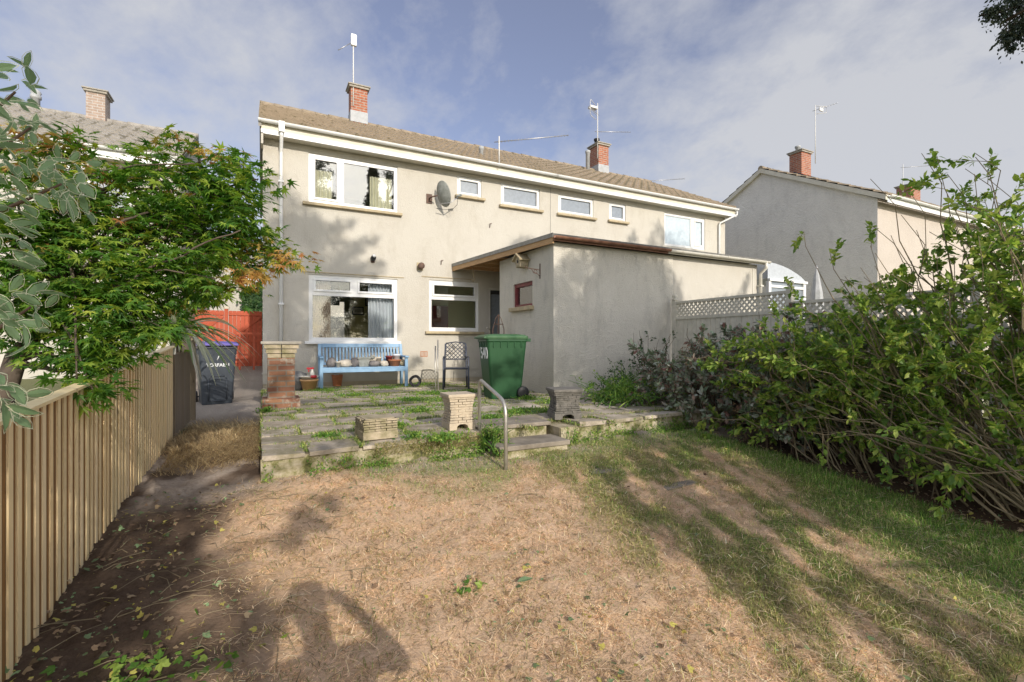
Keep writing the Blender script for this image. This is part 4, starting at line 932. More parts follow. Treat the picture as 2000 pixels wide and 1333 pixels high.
m.build('backrest', MAT['blue_w'], bn, bevel=.002)
# things on the bench
BX, BYY, BZ = 1.88, 10.38, .426; BS = 1.28
def rock(name, x, y, z, r, mat, lab, cat='stone', sq=(1, 1, .8), seed=0):
    rr = random.Random(seed + int(x * 977)); m = MB(); n, k = 10, 7; vs = []; fs = []
    for i in range(1, k):
        th = math.pi * i / k
        for j in range(n):
            ph = 2 * math.pi * j / n; q = r * (1 + rr.uniform(-.18, .18)); vs.append((q * math.sin(th) * math.cos(ph) * sq[0], q * math.sin(th) * math.sin(ph) * sq[1], q * math.cos(th) * sq[2]))
    vs += [(0, 0, r * sq[2]), (0, 0, -r * sq[2])]
    for i in range(k - 2):
        for j in range(n): fs.append((i * n + j, i * n + (j + 1) % n, (i + 1) * n + (j + 1) % n, (i + 1) * n + j))
    for j in range(n): fs.append((len(vs) - 2, (j + 1) % n, j)); fs.append((len(vs) - 1, (k - 2) * n + j, (k - 2) * n + (j + 1) % n))
    m.add(vs, fs, True); o = m.build(name, mat, None, loc=(x, y, z + r * sq[2] * .88)); tag(o, lab, cat); return o
def pot(x, y, z, r, h, mat, lab, name='plant_pot', rim=True, fill=None):
    e = empty(name, (x, y, z), 0, lab, 'pot'); p = [(r * .68, 0), (r * .93, h * .84)]
    if rim: p += [(r * 1.03, h * .84), (r * 1.03, h)]
    else: p += [(r, h)]
    p += [(r * .88, h), (r * .84, h * .8)]
    MB().lathe(p, 18).build('body', mat, e)
    MB().lathe([(r * .86, h * .78), (.01, h * .82)], 14).build('soil', fill or MAT['dark'], e); return e
bx = lambda u: PY(u, 715, BYY)[0]
rock('stone', bx(647), BYY - .02, BZ, .082 * BS, MAT['rockp'], 'speckled dark stone nearest the pillar end of the bench', sq=(1, .9, 1.0))
pot(bx(659), BYY - .12, BZ, .045 * BS, .10 * 1.15, MAT['pot_w'], 'slim cream pot beside the speckled stone on the bench')
rock('stone', bx(674), BYY - .03, BZ, .085 * BS, MAT['pot_w'], 'broad pale cream stone on the bench', sq=(1.3, .9, .75), seed=2)
rock('stone', bx(692), BYY - .03, BZ, .075 * BS, MAT['rockp'], 'dark slate stone next to the grey trough on the bench', sq=(1, .9, 1.05), seed=4)
e = empty('planter_trough', (bx(710), BYY, BZ), 0, 'grey green trough with wide rim in the middle of the bench', 'planter')
m = MB(); m.prism([(-.095, 0), (.095, 0), (.12, .16), (-.12, .16)], 'y', -.07, .07); m.build('body', MAT['pot_g'], e, bevel=.008); MB().box(-.14, .14, -.085, .085, .16, .195).build('rim', MAT['pot_g'], e, bevel=.008)
rock('stone', bx(729), BYY - .10, BZ, .075 * BS, MAT['rockp'], 'lowest dark banded stone beside the trough on the bench', sq=(1.3, .9, .7), seed=7)
rock('stone', bx(728), BYY + .06, BZ + .06, .075 * BS, MAT['pot_w'], 'white streaked stone behind the banded one on the bench', sq=(1, .9, 1), seed=8)
rock('stone', bx(727), BYY + .0, BZ + .15, .045 * BS, MAT['pot_g'], 'small grey stone topping the heap on the bench', seed=9)
pot(bx(740), BYY + .05, BZ, .055 * BS, .17 * 1.15, MAT['pot_w'], 'tall cream pot with an earthy brown rim on the bench', fill=MAT['terra'])
rock('stone', bx(749), BYY - .08, BZ, .055 * BS, MAT['pot_w'], 'small rounded cream stone in front of the tall pot on the bench', sq=(1.4, 1, .9), seed=12)
pot(bx(770), BYY - .04, BZ, .105 * BS, .12 * 1.15, MAT['terra'], 'wide terracotta pot at the chair end of the bench')
pot(bx(762), BYY + .10, BZ, .06 * BS, .19 * 1.15, MAT['maroon'], 'dark red pot behind the wide terracotta pot on the bench')
pot(bx(777), BYY + .11, BZ, .065 * BS, .22 * 1.15, MAT['curtw'], 'white pot at the very end of the bench beyond the terracotta pot')
rock('stone', bx(787), BYY - .02, BZ, .07 * BS, MAT['moss'], 'mottled stone against the chair end armrest of the bench', seed=20)
# pots on the ground near the bench
a = PZ0 = None
def gp(u, v, z=0.0):
    dx, dy = ray(u); t_ = (EYE - z) * FPX / (v - CY); return dx * t_, dy * t_
x, y = gp(605, 764); pt = pot(x, y + .1, 0, .165, .22, MAT['tan_pot'], 'tan pot with a white bowl and red dropper on it beside the bench')
e = empty('plastic_bowl', (x, y + .1, .222), 0, 'white plastic bowl resting on the tan pot beside the bench', 'bowl'); MB().lathe([(.12, 0), (.18, .05), (.185, .055), (.16, .055), (.11, .015)], 20).build('body', MAT['white_d'], e)
e = empty('spray_bottle', (x + .05, y + .08, .24), 0, 'white spray bottle with red trigger standing in the white bowl', 'bottle')
MB().lathe([(.035, 0), (.04, .02), (.04, .10), (.018, .15), (.018, .17)], 14).build('body', MAT['white_d'], e)
m = MB(); m.box(-.10, .03, -.015, .015, .17, .205); m.prism([(-.07, .17), (-.045, .17), (-.055, .11), (-.075, .115)], 'y', -.01, .01); m.build('trigger', MAT['red'], e, bevel=.004)
o = rock('folded_cloth', x + .06, y - .05, .245, .06, MAT['red'], 'dark red cloth hanging over the rim of the white bowl', 'cloth', (1.2, .7, .5))
x, y = gp(584, 764); rock('crumpled_bag', x, y + .25, 0, .21, MAT['bag'], 'crumpled grey bag between the brick pillar and the tan pot', 'bag', (.85, .8, .95))
x, y = gp(660, 756); pot(x + .02, y + .25, 0, .12, .24, MAT['terra'], 'terracotta pot standing on the patio under the bench', rim=False)
x, y = gp(815, 757); e = empty('hose_coil', (x, y + .15, .12), 0, 'round dark coil lying against the wall past the bench', 'coil')
m = MB()
for r_ in (.115, .09): m.tube([(r_ * math.cos(i * .3927), .02 * math.sin(i), r_ * math.sin(i * .3927)) for i in range(17)], .018, 8)
m.build('body', MAT['black'], e)

# garden chair
gc_ = empty('garden_chair', (3.47, 9.20, 0), R(-20), 'dark grey metal armchair with lattice back between bench and green bin', 'chair')
sw, sd_, sh = .235, .24, .42
def ct(n_, pts, r=.018): return MB().tube(pts, r, 8).build(n_, MAT['metal_g'], gc_)
for sx in (-1, 1):
    ct('leg', [(sx * .25, -sd_ - .05, 0), (sx * .245, -sd_ - .02, .3), (sx * .245, -sd_, .58), (sx * .245, -sd_ + .04, .625)])
    ct('leg', [(sx * .235, sd_ + .10, 0), (sx * .225, sd_ + .02, .25), (sx * .22, sd_, sh), (sx * .22, sd_ + .04, .62), (sx * .21, sd_ + .12, .90)])
    ct('armrest', [(sx * .245, -sd_ + .04, .627), (sx * .245, 0, .64), (sx * .225, sd_ + .04, .625)], .016)
m = MB(); m.box(-sw, sw, -sd_, sd_, sh - .02, sh); m.tube([(-sw, -sd_, sh - .01), (sw, -sd_, sh - .01)], .016, 8); m.tube([(-sw, sd_, sh - .01), (sw, sd_, sh - .01)], .012, 8); m.build('seat', MAT['metal_g'], gc_)
m = MB(); Mc = Matrix.Translation((0, sd_ + .035, .58)) @ Matrix.Rotation(R(-14), 4, 'X')
hw, hh = .205, .34
for k in range(-6, 7):
    for s_ in (-1, 1):
        x0_ = k * .085; p0 = Vector((x0_, 0, 0)); p1 = Vector((x0_ + s_ * hh, 0, hh)); t0, t1 = 0, 1
        for lim in (-hw, hw):
            dxx = p1.x - p0.x; tt = (lim - p0.x) / dxx
            if (lim < 0) == (dxx > 0): t0 = max(t0, tt)
            else: t1 = min(t1, tt)
        if t1 - t0 > .05: m.tube([Mc @ (p0 + (p1 - p0) * t0), Mc @ (p0 + (p1 - p0) * t1)], .0075, 6)
m.tube([Mc @ Vector(p) for p in ((-hw, 0, 0), (hw, 0, 0))], .012, 8); m.tube([Mc @ Vector(p) for p in ((-hw, 0, hh), (0, 0, hh + .03), (hw, 0, hh))], .013, 8); m.build('backrest', MAT['metal_g'], gc_)

# wheelie bins
def rrect(w_, d_, r, n=4):
    P_ = []
    for cx_, cy_, a0 in ((w_ - r, d_ - r, 0), (-w_ + r, d_ - r, 90), (-w_ + r, -d_ + r, 180), (w_ - r, -d_ + r, 270)):
        for i in range(n + 1): a = R(a0 + 90 * i / n); P_.append((cx_ + r * math.cos(a), cy_ + r * math.sin(a)))
    return P_
def loft(m, secs, smooth_=False):
    n = len(secs[0][0]); vs = [(p[0] + o[0], p[1] + o[1], z) for P_, z, o in secs for p in P_]; fs = []
    for i in range(len(secs) - 1):
        for j in range(n): fs.append((i * n + j, i * n + (j + 1) % n, (i + 1) * n + (j + 1) % n, (i + 1) * n + j))
    fs.append(tuple(reversed(range(n)))); fs.append(tuple((len(secs) - 1) * n + j for j in range(n))); m.add(vs, fs, smooth_)
def text(parent, s_, size, loc, rot, mat, name, ext=.002, extra=0):
    cu = bpy.data.curves.new(name, 'FONT'); cu.body = s_; cu.size = size; cu.extrude = ext; cu.align_x = 'CENTER'; cu.align_y = 'CENTER'; cu.offset = extra
    cu.materials.append(mat); o = bpy.data.objects.new(name, cu); C.objects.link(o); o.parent = parent; o.location = loc; o.rotation_euler = rot; return o
def wheelie_bin(x, y, z, rz, body, lid, lab, front_panel=False):
    e = empty('wheelie_bin', (x, y, z), rz, lab, 'wheelie bin', 'wheelie bins'); m = MB()      # front faces -y
    loft(m, [(rrect(.22, .25, .04), .0, (0, 0)), (rrect(.225, .26, .04), .05, (0, 0)), (rrect(.27, .335, .045), .86, (0, -.0)), (rrect(.275, .34, .045), .93, (0, 0)), (rrect(.29, .355, .045), .94, (0, 0)), (rrect(.29, .355, .045), .975, (0, 0))])
    for q in (-.19, -.065, .065, .19):
        m.box(q - .008, q + .008, -.350, -.335, .84, .94)
    for q in (-.24, -.12, 0, .12, .24):
        for sx in (-1, 1): m.box(min(sx * .268, sx * .287), max(sx * .268, sx * .287), q - .008, q + .008, .84, .94)
    m.build('body', body, e, bevel=.006)
    m = MB(); loft(m, [(rrect(.30, .37, .05), .978, (0, -.01)), (rrect(.305, .375, .05), 1.02, (0, -.01)), (rrect(.27, .33, .08), 1.05, (0, -.01)), (rrect(.18, .22, .08), 1.062, (0, 0))])
    m.box(-.29, .29, -.41, -.36, .985, 1.02); m.build('lid', lid, e, bevel=.008)
    m = MB(); m.tube([(-.26, .40, .965), (.26, .40, .965)], .016, 10)
    for q in (-.24, 0, .24): m.box(q - .03, q + .03, .33, .41, .935, .99)
    m.build('handle', body, e, bevel=.004)
    for sx in (-1, 1):
        m = MB(); Mw = Matrix.Translation((sx * .27, .27, .10)) @ Matrix.Rotation(R(90), 4, 'Y'); m.lathe([(.03, -.026), (.09, -.026), (.10, -.018), (.10, .018), (.09, .026), (.03, .026)], 24, M=Mw); m.build('wheel', MAT['black'], e)
    MB().tube([(-.28, .27, .10), (.28, .27, .10)], .012, 8).build('axle', MAT['black'], e)
    if front_panel:
        m = MB(); P_ = [(-.13, 0), (.13, 0), (.13, .37), (.10, .42), (-.10, .42), (-.13, .37)]
        tl = math.atan2(.075, .81); Mf = Matrix.Translation((0, -.266, .06)) @ Matrix.Rotation(tl, 4, 'X')
        n = len(P_)
        for a, b2 in zip(P_, P_[1:] + P_[:1]):
            pa, pb = Vector((a[0], -.004, a[1])), Vector((b2[0], -.004, b2[1])); m.tube([Mf @ pa, Mf @ pb], .009, 6)
        m.build('moulded_panel', body, e)
    return e
gbn = wheelie_bin(3.58, 7.30, 0, R(-97), MAT['green_p'], MAT['green_l'], 'green bin with 540 painted on it beside the outbuilding')
tl = math.atan2(.075, .81)
text(gbn, '540', .26, (0.05, -.333, .74), (R(90) + tl, 0, 0), MAT['text'], 'number_lettering', extra=.006)
zb = float(gz(-.75, 9.6))
nb_ = wheelie_bin(-.72, 9.75, zb, R(10), MAT['charcoal'], MAT['purple'], 'charcoal bin with purple lid standing in the side passage', True)
text(nb_, 'TORFAEN', .075, (0, -.318, .66), (R(90) + tl, 0, 0), MAT['text'], 'council_lettering', extra=.002)
m = MB(); Mf = Matrix.Translation((0, -.326, .775)) @ Matrix.Rotation(tl, 4, 'X'); m.tube([Mf @ Vector(p) for p in ((-.01, 0, -.03), (0, 0, 0), (.015, 0, .04))], .007, 6); m.build('emblem', MAT['text'], nb_)

# small things on the walls
e = empty('satellite_dish', (3.66, FY - .30, 4.36), 0, 'grey satellite dish bracketed to the wall between upstairs windows', 'satellite dish')
Md = Matrix.Rotation(R(58), 4, 'Z') @ Matrix.Rotation(R(-28), 4, 'Y') @ Matrix.Rotation(R(-90), 4, 'Y')
m = MB(); P_ = [(.30 * q, .09 * q * q) for q in (.02, .25, .5, .75, .9, 1)]; P_ += [(.30 * q, .09 * q * q + .008) for q in (1, .75, .5, .02)]
Ms = Matrix.Translation((0, 0, 0)) @ Matrix.Rotation(R(18), 4, 'Z') @ Matrix.Rotation(R(72), 4, 'Y') @ Matrix.Scale(.8, 4, (0, 1, 0))
m.lathe(P_, 28, M=Ms); m.build('reflector', MAT['pot_g'], e)
m = MB(); m.tube([(-.18, .29, -.05), (-.18, .15, -.05), (-.06, .05, -.02)], .018, 8); m.box(-.25, -.11, .28, .298, -.16, .06); m.build('bracket', MAT['iron'], e)
m = MB(); m.tube([(0, -.02, -.22), (.2, -.12, -.20), (.36, -.17, -.06)], .010, 6); m.build('feed_arm', MAT['alu'], e)
m = MB(); m.tube([(.33, -.16, -.05), (.44, -.20, -.0)], .028, 10); m.build('receiver', MAT['pot_g'], e)
m = MB(); m.tube([(.36, -.17, -.08), (.37, -.1, -.22), (.30, .0, -.3), (.2, .2, -.28), (.0, .29, -.25)], .005, 5); m.build('cable', MAT['black'], e)
p = PY(728, 505, FY); e = empty('security_light', (p[0], FY, p[2]), 0, 'small dark security light on the wall above the downstairs window', 'light')
m = MB(); m.lathe([(.05, 0), (.06, .02), (.055, .10), (.03, .13)], 14, M=Matrix.Translation((0, -.02, -.02)) @ Matrix.Rotation(R(75), 4, 'X')); m.build('housing', MAT['black'], e)
MB().lathe([(.035, .0), (.035, .012)], 14, M=Matrix.Translation((0, -.15, .03)) @ Matrix.Rotation(R(75), 4, 'X')).build('lens', MAT['white'], e); MB().box(-.04, .04, -.03, 0, -.10, -.03).build('sensor', MAT['iron'], e, bevel=.008)
p = PY(820, 521, FY); e = empty('boiler_flue', (p[0], FY, p[2]), 0, 'rusty round boiler flue poking from the wall over the bench end', 'flue')
MB().box(-.075, .075, -.02, .003, -.09, .09).build('wall_plate', MAT['sill'], e, bevel=.004); MB().lathe([(.06, 0), (.06, .1), (.075, .11), (.075, .15), (.03, .16)], 16, M=Matrix.Rotation(R(90), 4, 'X')).build('terminal', MAT['iron'], e)
for u, v, lab in ((861, 512, 'small bent iron hook on the wall left of the porch roof'), (956, 440, 'small bent iron hook on the wall under the dish side windows')):
    p = PY(u, v, FY); m = MB(); m.tube([(p[0], FY + .01, p[2] - .07), (p[0], FY - .03, p[2] - .05), (p[0], FY - .03, p[2] + .03), (p[0] + .05, FY - .04, p[2] + .04)], .009, 6); o = m.build('wall_hook', MAT['iron']); tag(o, lab, 'hook')
p = side_pt(1028, 510); e = empty('wall_lantern', (OX, p[1], p[2]), R(-90), 'rusty boxy bird box on the outbuilding wall above the maroon window', 'bird box')
m = MB(); m.prism([(-.09, -.14), (.09, -.14), (.11, .0), (.08, .07), (-.08, .07), (-.11, .0)], 'y', -.19, -.01); m.build('body', MAT['moss'], e, bevel=.006); m = MB(); m.prism([(-.17, .0), (0, .13), (.17, .0), (.16, -.02), (0, .10), (-.16, -.02)], 'y', -.24, -.0); m.build('roof', MAT['sill'], e); e.name = 'bird_box'
MB().lathe([(.03, 0), (.03, .006)], 12, M=Matrix.Translation((0, -.19, -.03)) @ Matrix.Rotation(R(90), 4, 'X')).build('entrance_hole', MAT['black'], e)
p = side_pt(1055, 528); e = empty('hanging_bracket', (OX, p[1], p[2]), R(-90), 'ornate wrought iron basket bracket near the outbuilding corner', 'bracket')
m = MB(); m.box(-.012, .012, -.01, 0, -.16, .12); m.build('back_plate', MAT['iron'], e); m = MB(); m.tube([(0, 0, .0), (0, -.28, .02), (0, -.32, .05)], .008, 6); m.tube([(0, 0, -.12), (0, -.06, -.07), (0, -.14, -.06), (0, -.18, 0)], .007, 6)
m.tube([(0, -.10 + .035 * math.cos(i * .7), -.03 + .03 * math.sin(i * .7)) for i in range(9)], .006, 5); m.build('arm', MAT['iron'], e)
# sticks, obelisk, walking stick, hose hook
for u, vt, vb, lab in ((856, 658, 764, 'longer thin cane leaning on the wall behind the chair'), (851, 670, 768, 'shorter thin cane leaning on the wall behind the chair')):
    x, y = gp(u, vb); o = MB().tube([(x, y, 0), (x + .03, y + .12, .5), (x + .06, y + .2, .98 if vt < 665 else .86)], .012, 6).build('garden_cane', MAT['galv']); tag(o, lab, 'cane')
p = PY(882, 682, FY); o = MB().tube([(p[0] + .05 * math.cos(a_) * (1 + .1 * a_), FY - .03, p[2] + .10 * math.sin(a_)) for a_ in [i * .6 for i in range(14)]], .011, 6).build('cable_coil', MAT['pot_w']); tag(o, 'small loop of pale cable hung on the wall above the metal chair', 'cable')
x, y = gp(988, 790); x, y = 4.36, 9.0
e = empty('wire_obelisk', (4.28, 8.9, 0), 0, 'rusty wire plant obelisk standing behind the green bin', 'plant support')
for i in range(6):
    a_ = i * math.pi / 3; MB().tube([(.14 * math.cos(a_), .14 * math.sin(a_), 0), (.13 * math.cos(a_), .13 * math.sin(a_), 1.2), (.06 * math.cos(a_), .06 * math.sin(a_), 1.42), (0, 0, 1.5)], .006, 5).build('wire', MAT['iron'], e)
for z_, r_ in ((.5, .138), (1.0, .134), (1.3, .10)): MB().tube([(r_ * math.cos(i * math.pi / 8), r_ * math.sin(i * math.pi / 8), z_) for i in range(17)], .005, 5, caps=False).build('hoop', MAT['iron'], e)
x, y = 4.45, 10.3; o = MB().tube([(4.72, 10.2, 0), (4.62, 10.0, .6), (4.55, 9.9, 1.2), (4.5, 9.88, 1.27), (4.45, 9.87, 1.25)], .014, 8).build('walking_stick', MAT['galv']); tag(o, 'grey walking stick leaning beside the back door', 'walking stick')
o = MB().tube([(4.38, FY - .5, OZ - .0), (4.40, FY - .5, 2.5), (4.43, FY - .5, 2.42), (4.39, FY - .5, 2.35), (4.36, FY - .5, 2.42)], .010, 6).build('rope_loop', MAT['sill']); tag(o, 'loop of cord hanging under the porch rafters', 'cord')

# aerials
def yagi(name, base, mast, booms, lab, mat=None):
    e = empty(name, base, 0, lab, 'aerial'); MB().tube([(0, 0, 0), (0, 0, mast)], .016, 8).build('mast', mat or MAT['mast'], e)
    for (z, d, L, n, el, vert) in booms:
        d = Vector(d).normalized(); s_ = Vector((0, 0, 1)) if vert else Vector((-d.y, d.x, 0)).normalized(); m = MB(); p0 = Vector((0, 0, z)) - d * .12; m.tube([p0, p0 + d * (L + .12)], .011, 6)
        for i in range(n): q = p0 + d * (.1 + L * i / max(n - 1, 1)); m.tube([q - s_ * el * (1 - .3 * i / n), q + s_ * el * (1 - .3 * i / n)], .006, 5)
        m.build('boom', MAT['alu'], e)
    return e
p = PY(690, 185, RY - .22)
e = yagi('tv_aerial', (p[0], RY - .23, 7.7), 1.9, [], 'white box aerial with a short rod on the near house chimney')
MB().box(-.07, .09, -.05, .05, 1.72, 2.05).build('antenna_box', MAT['white'], e, bevel=.02); MB().tube([(-.05, 0, 1.8), (-.42, -.05, 1.46)], .012, 6).build('rod', MAT['alu'], e)
p = PY(1166, 300, RY - .28)
e = yagi('tv_aerial', (p[0] + .02, RY - .29, 7.7), 2.02, [(1.62, (-.92, -.5, -.08), .72, 8, .10, True), (.98, (.95, -.2, .10), 1.35, 16, .03, True)], 'tall aerial with two booms on the far chimney of the pair')
m = MB(); m.tube([(-.10, 0, 1.92), (-.42, -.15, 2.0), (-.46, -.17, 1.9), (-.46, -.17, 1.5), (-.40, -.15, 1.42), (-.06, 0, 1.40)], .010, 6); m.box(-.45, -.14, -.2, -.02, 1.70, 1.78); m.build('reflector', MAT['mast'], e)
p = PY(966, 330, FY - .1); e = yagi('tv_aerial', (p[0], FY - .36, EZ - .05), .75, [(.62, (.93, -.35, .14), 1.75, 22, .035, True)], 'long thin aerial on a short mast at the gutter')
p = PY(1240, 348, RY + .6); e = yagi('tv_aerial', (p[0], RY + .3, 6.7), .85, [(.72, (.93, -.35, .10), 1.9, 20, .035, True)], 'long thin aerial behind the ridge of the far half')
p = PY(1578, 300, NRY); e = yagi('tv_aerial', (p[0], NRY - .3, 8.2), 2.35, [(2.15, (.92, -.38, .35), 1.0, 9, .04, False)], 'aerial on the brick chimney of the pebbledash house'); m = MB(); m.tube([(.03, -.02, 2.0), (.40, -.2, 2.05), (.40, -.2, 2.30), (.03, -.02, 2.32)], .012, 6); m.box(.06, .30, -.14, -.10, 2.10, 2.22); m.build('reflector', MAT['mast'], e)
p = PY(1754, 380, NRY); e = yagi('tv_aerial', (p[0], NRY - .2, 7.9), 1.5, [(1.35, (.95, -.3, .12), 1.9, 14, .05, False)], 'faint aerial beside the second chimney of the pebbledash house')

# ------------------------------------------------------------------ fences and gate
FX = -.875
def post(m, x, y, z0, z1, w_=.08): m.box(x - w_ / 2, x + w_ / 2, y - w_ / 2, y + w_ / 2, z0, z1)
fe = empty('batten_fence', (FX, 4.0, 0), 0, 'new pale timber fence of close vertical battens along the soil bed', 'fence')
m = MB(); bb = MB(); yy = -.6; rr = random.Random(8)
def ftop(y): return .585 + .066 * (np.clip(y, 0, 6.7) - 2.3)
while yy < 6.5:
    zt_ = float(ftop(yy)) + rr.uniform(-.004, .004); zb2 = float(gz(FX, yy)) - .05
    jx = rr.uniform(-.006, .006); m.box(-.0175 + jx * .3, -.0095 + jx * .4, yy - 4, yy - 4 + .037 + rr.uniform(-.002, .002), zb2, zt_); yy += .086
m.build('batten', MAT['fence_l'], fe)
yy = -.6
while yy < 6.5:
    zt_ = float(ftop(yy)) - .006; bb.box(-.045, -.0172, yy - 4 + .002, yy - 4 + .150, float(gz(FX, yy)) - .05, zt_); yy += .152
bb.build('backing_board', MAT['fence_b'], fe)
m = MB(); m.prism([(-4.6, float(ftop(-.6)) + .001), (-1.7, float(ftop(2.3)) + .001), (2.5, float(ftop(6.5)) + .001), (2.5, float(ftop(6.5)) + .016), (-1.7, float(ftop(2.3)) + .016), (-4.6, float(ftop(-.6)) + .016)], 'x', -.055, .012); m.build('capping_rail', MAT['fence_l'], fe)
for z_ in (.12, .6): m = MB(); m.prism([(-4.6, -.35 + z_), (2.5, -.05 + z_), (2.5, .03 + z_), (-4.6, -.27 + z_)], 'x', -.095, -.046); m.build('rail', MAT['fence_b'], fe)
fo = empty('board_fence', (FX, 7.2, 0), 0, 'weathered grey brown board fence continuing past the batten fence', 'fence')
m = MB(); yy = -.66
while yy < .62: m.box(-.02 + (.012 if int(yy * 10) % 2 else 0), .002, yy, yy + .112, -.3, .80 + rr.uniform(-.01, .01) + .02 * yy); yy += .117
m.build('boards', MAT['fence_o'], fo); m = MB(); post(m, 0.02, .70, -.3, .98, .07); m.build('post', MAT['fence_o'], fo)
GY = 17.4
gt = empty('side_gate', (0, GY, 0), 0, 'red stained ledged and braced gate across the side passage', 'gate')
def leaf_gate(x0, x1, flip, z0=.17, z1=1.93):
    m = MB(); xx = x0
    while xx < x1 - .02: m.box(xx + .003, min(xx + .105, x1), 0, .02, z0, z1); xx += .108
    m.build('boards', MAT['redwood'], gt)
    for zq in (z1 - .14, z0 + .12, z0 + .78): MB().box(x0, x1, -.03, -.001, zq, zq + .09).build('rail', MAT['redwood'], gt)
    a, b2 = (x0, x1) if not flip else (x1, x0); d = .1 if not flip else -.1
    m = MB(); m.prism([(a, z0 + .95), (a + d, z0 + .88), (b2, z1 - .2), (b2 - d, z1 - .145)], 'y', -.034, -.002); m.build('brace', MAT['redwood'], gt)
leaf_gate(-1.95, -1.06, False); leaf_gate(-.94, -.02, False)
m = MB(); post(m, -1.0, -.02, .1, 2.0, .1); m.build('post', MAT['redwood'], gt); MB().box(-1.08, -.92, -.09, .05, 1.98, 2.06).build('post_cap', MAT['trel'], gt, bevel=.01)
sb = empty('side_fence', (-1.95, 14.0, 0), 0, 'dark red stained side fence meeting the gate at the neighbour side', 'fence')
m = MB(); yy = .62
while yy < 3.3: m.box(0, .02, yy, yy + .12, 0, 1.95); yy += .125
m.build('boards', MAT['redwood'], sb); m = MB(); m.box(.021, .05, .62, 3.3, 1.7, 1.8); m.box(.021, .05, .62, 3.3, .4, .5); m.build('rail', MAT['redwood'], sb)
e = empty('wooden_trestle', (-.55, 15.6, float(gz(-.5, 15.6))), 0, 'small red stained frame leaning in front of the side gate', 'frame')
m = MB(); m.box(-.1, .5, 0, .04, 1.0, 1.06); m.box(.30, .35, 0.001, .039, 0, 1.0); m.box(-.05, .0, 0.001, .039, 0, 1.0); m.box(0, .30, .001, .039, .4, .45); m.build('bars', MAT['redwood'], e)

LX = 7.33
def trellis(name, y0, y1, z0, zl, zt_, lab, bul=(True, True)):
    e = empty(name, (LX, 0, 0), 0, lab, 'trellis fence'); m = MB(); n = int((y1 - y0) / .105)
    for i in range(n): a = y0 + (y1 - y0) * i / n; m.box(0, .018, a + .004, a + (y1 - y0) / n - .004, z0, zl - .06)
    m.build('boards', MAT['trel'], e); m = MB(); m.box(-.02, .04, y0, y1, zl - .06, zl); m.box(-.02, .04, y0, y1, zt_ - .045, zt_); m.build('rail', MAT['trel'], e)
    m = MB(); H = zt_ - .045 - zl; 
    for s_, xo in ((1, 0.004), (-1, .016)):
        k = y0 - H
        while k < y1:
            p0, p1 = (k, zl), (k + H, zt_ - .045)
            a = max(y0, k); b2 = min(y1, k + H)
            if b2 - a > .02:
                za = zl + (a - k); zb3 = zl + (b2 - k)
                if s_ < 0: za, zb3 = zt_ - .045 - (a - k), zt_ - .045 - (b2 - k)
                w_ = .011; m.prism([(a - w_, za + w_ * s_), (a + w_, za - w_ * s_), (b2 + w_, zb3 - w_ * s_), (b2 - w_, zb3 + w_ * s_)], 'x', xo, xo + .010)
            k += .10
    m.build('lattice', MAT['trel'], e)
    for yy, on in ((y0, bul[0]), (y1, bul[1])):
        if not on: continue
        m = MB(); m.box(-.045, .045, yy - .045, yy + .045, -.5, zt_ + .02); po = m.build('post', MAT['trel'], e); MB().lathe([(.045, 0), (.06, .01), (.06, .03), (.03, .04), (.055, .08), (.05, .11), (.02, .13)], 14, (0, yy, zt_ + .02)).build('finial', MAT['trel'], po)
    return e
trellis('trellis_fence', 4.72, 7.10, -.4, 1.44, 1.74, 'sage painted fence with lattice top nearest the outbuilding')
trellis('trellis_fence', 2.5, 4.675, -.5, 1.26, 1.56, 'lower sage lattice fence panel half hidden behind the shrubs', (True, False))
trellis('trellis_fence', .2, 2.40, -.6, 1.1, 1.4, 'lattice fence panel nearest the viewer deep behind the shrubs', (True, False))

# ------------------------------------------------------------------ vegetation
def rand_dirs(n, up=0.0, flat=1.0):
    d = rng.normal(size=(n, 3)); d[:, 2] *= flat; d[:, 2] += up; return unit(d)
def rand_up(n, k=1.2):
    u_ = rng.normal(size=(n, 3)) * .6; u_[:, 2] += k; return unit(u_)
def limb(m, a, b2, r0, r1, sag=.1, n=6, wob=.03, seed=0):
    a, b2 = Vector(a), Vector(b2); rr = random.Random(seed); L = (b2 - a).length; pts = []
    for i in range(n + 1):
        t_ = i / n; p = a.lerp(b2, t_) + Vector((0, 0, sag * L * math.sin(math.pi * t_)))
        if 0 < i < n: p += Vector((rr.uniform(-1, 1), rr.uniform(-1, 1), rr.uniform(-1, 1))) * wob * L
        pts.append(p)
    m.tube(pts, [r0 + (r1 - r0) * i / n for i in range(n + 1)], 7); return pts

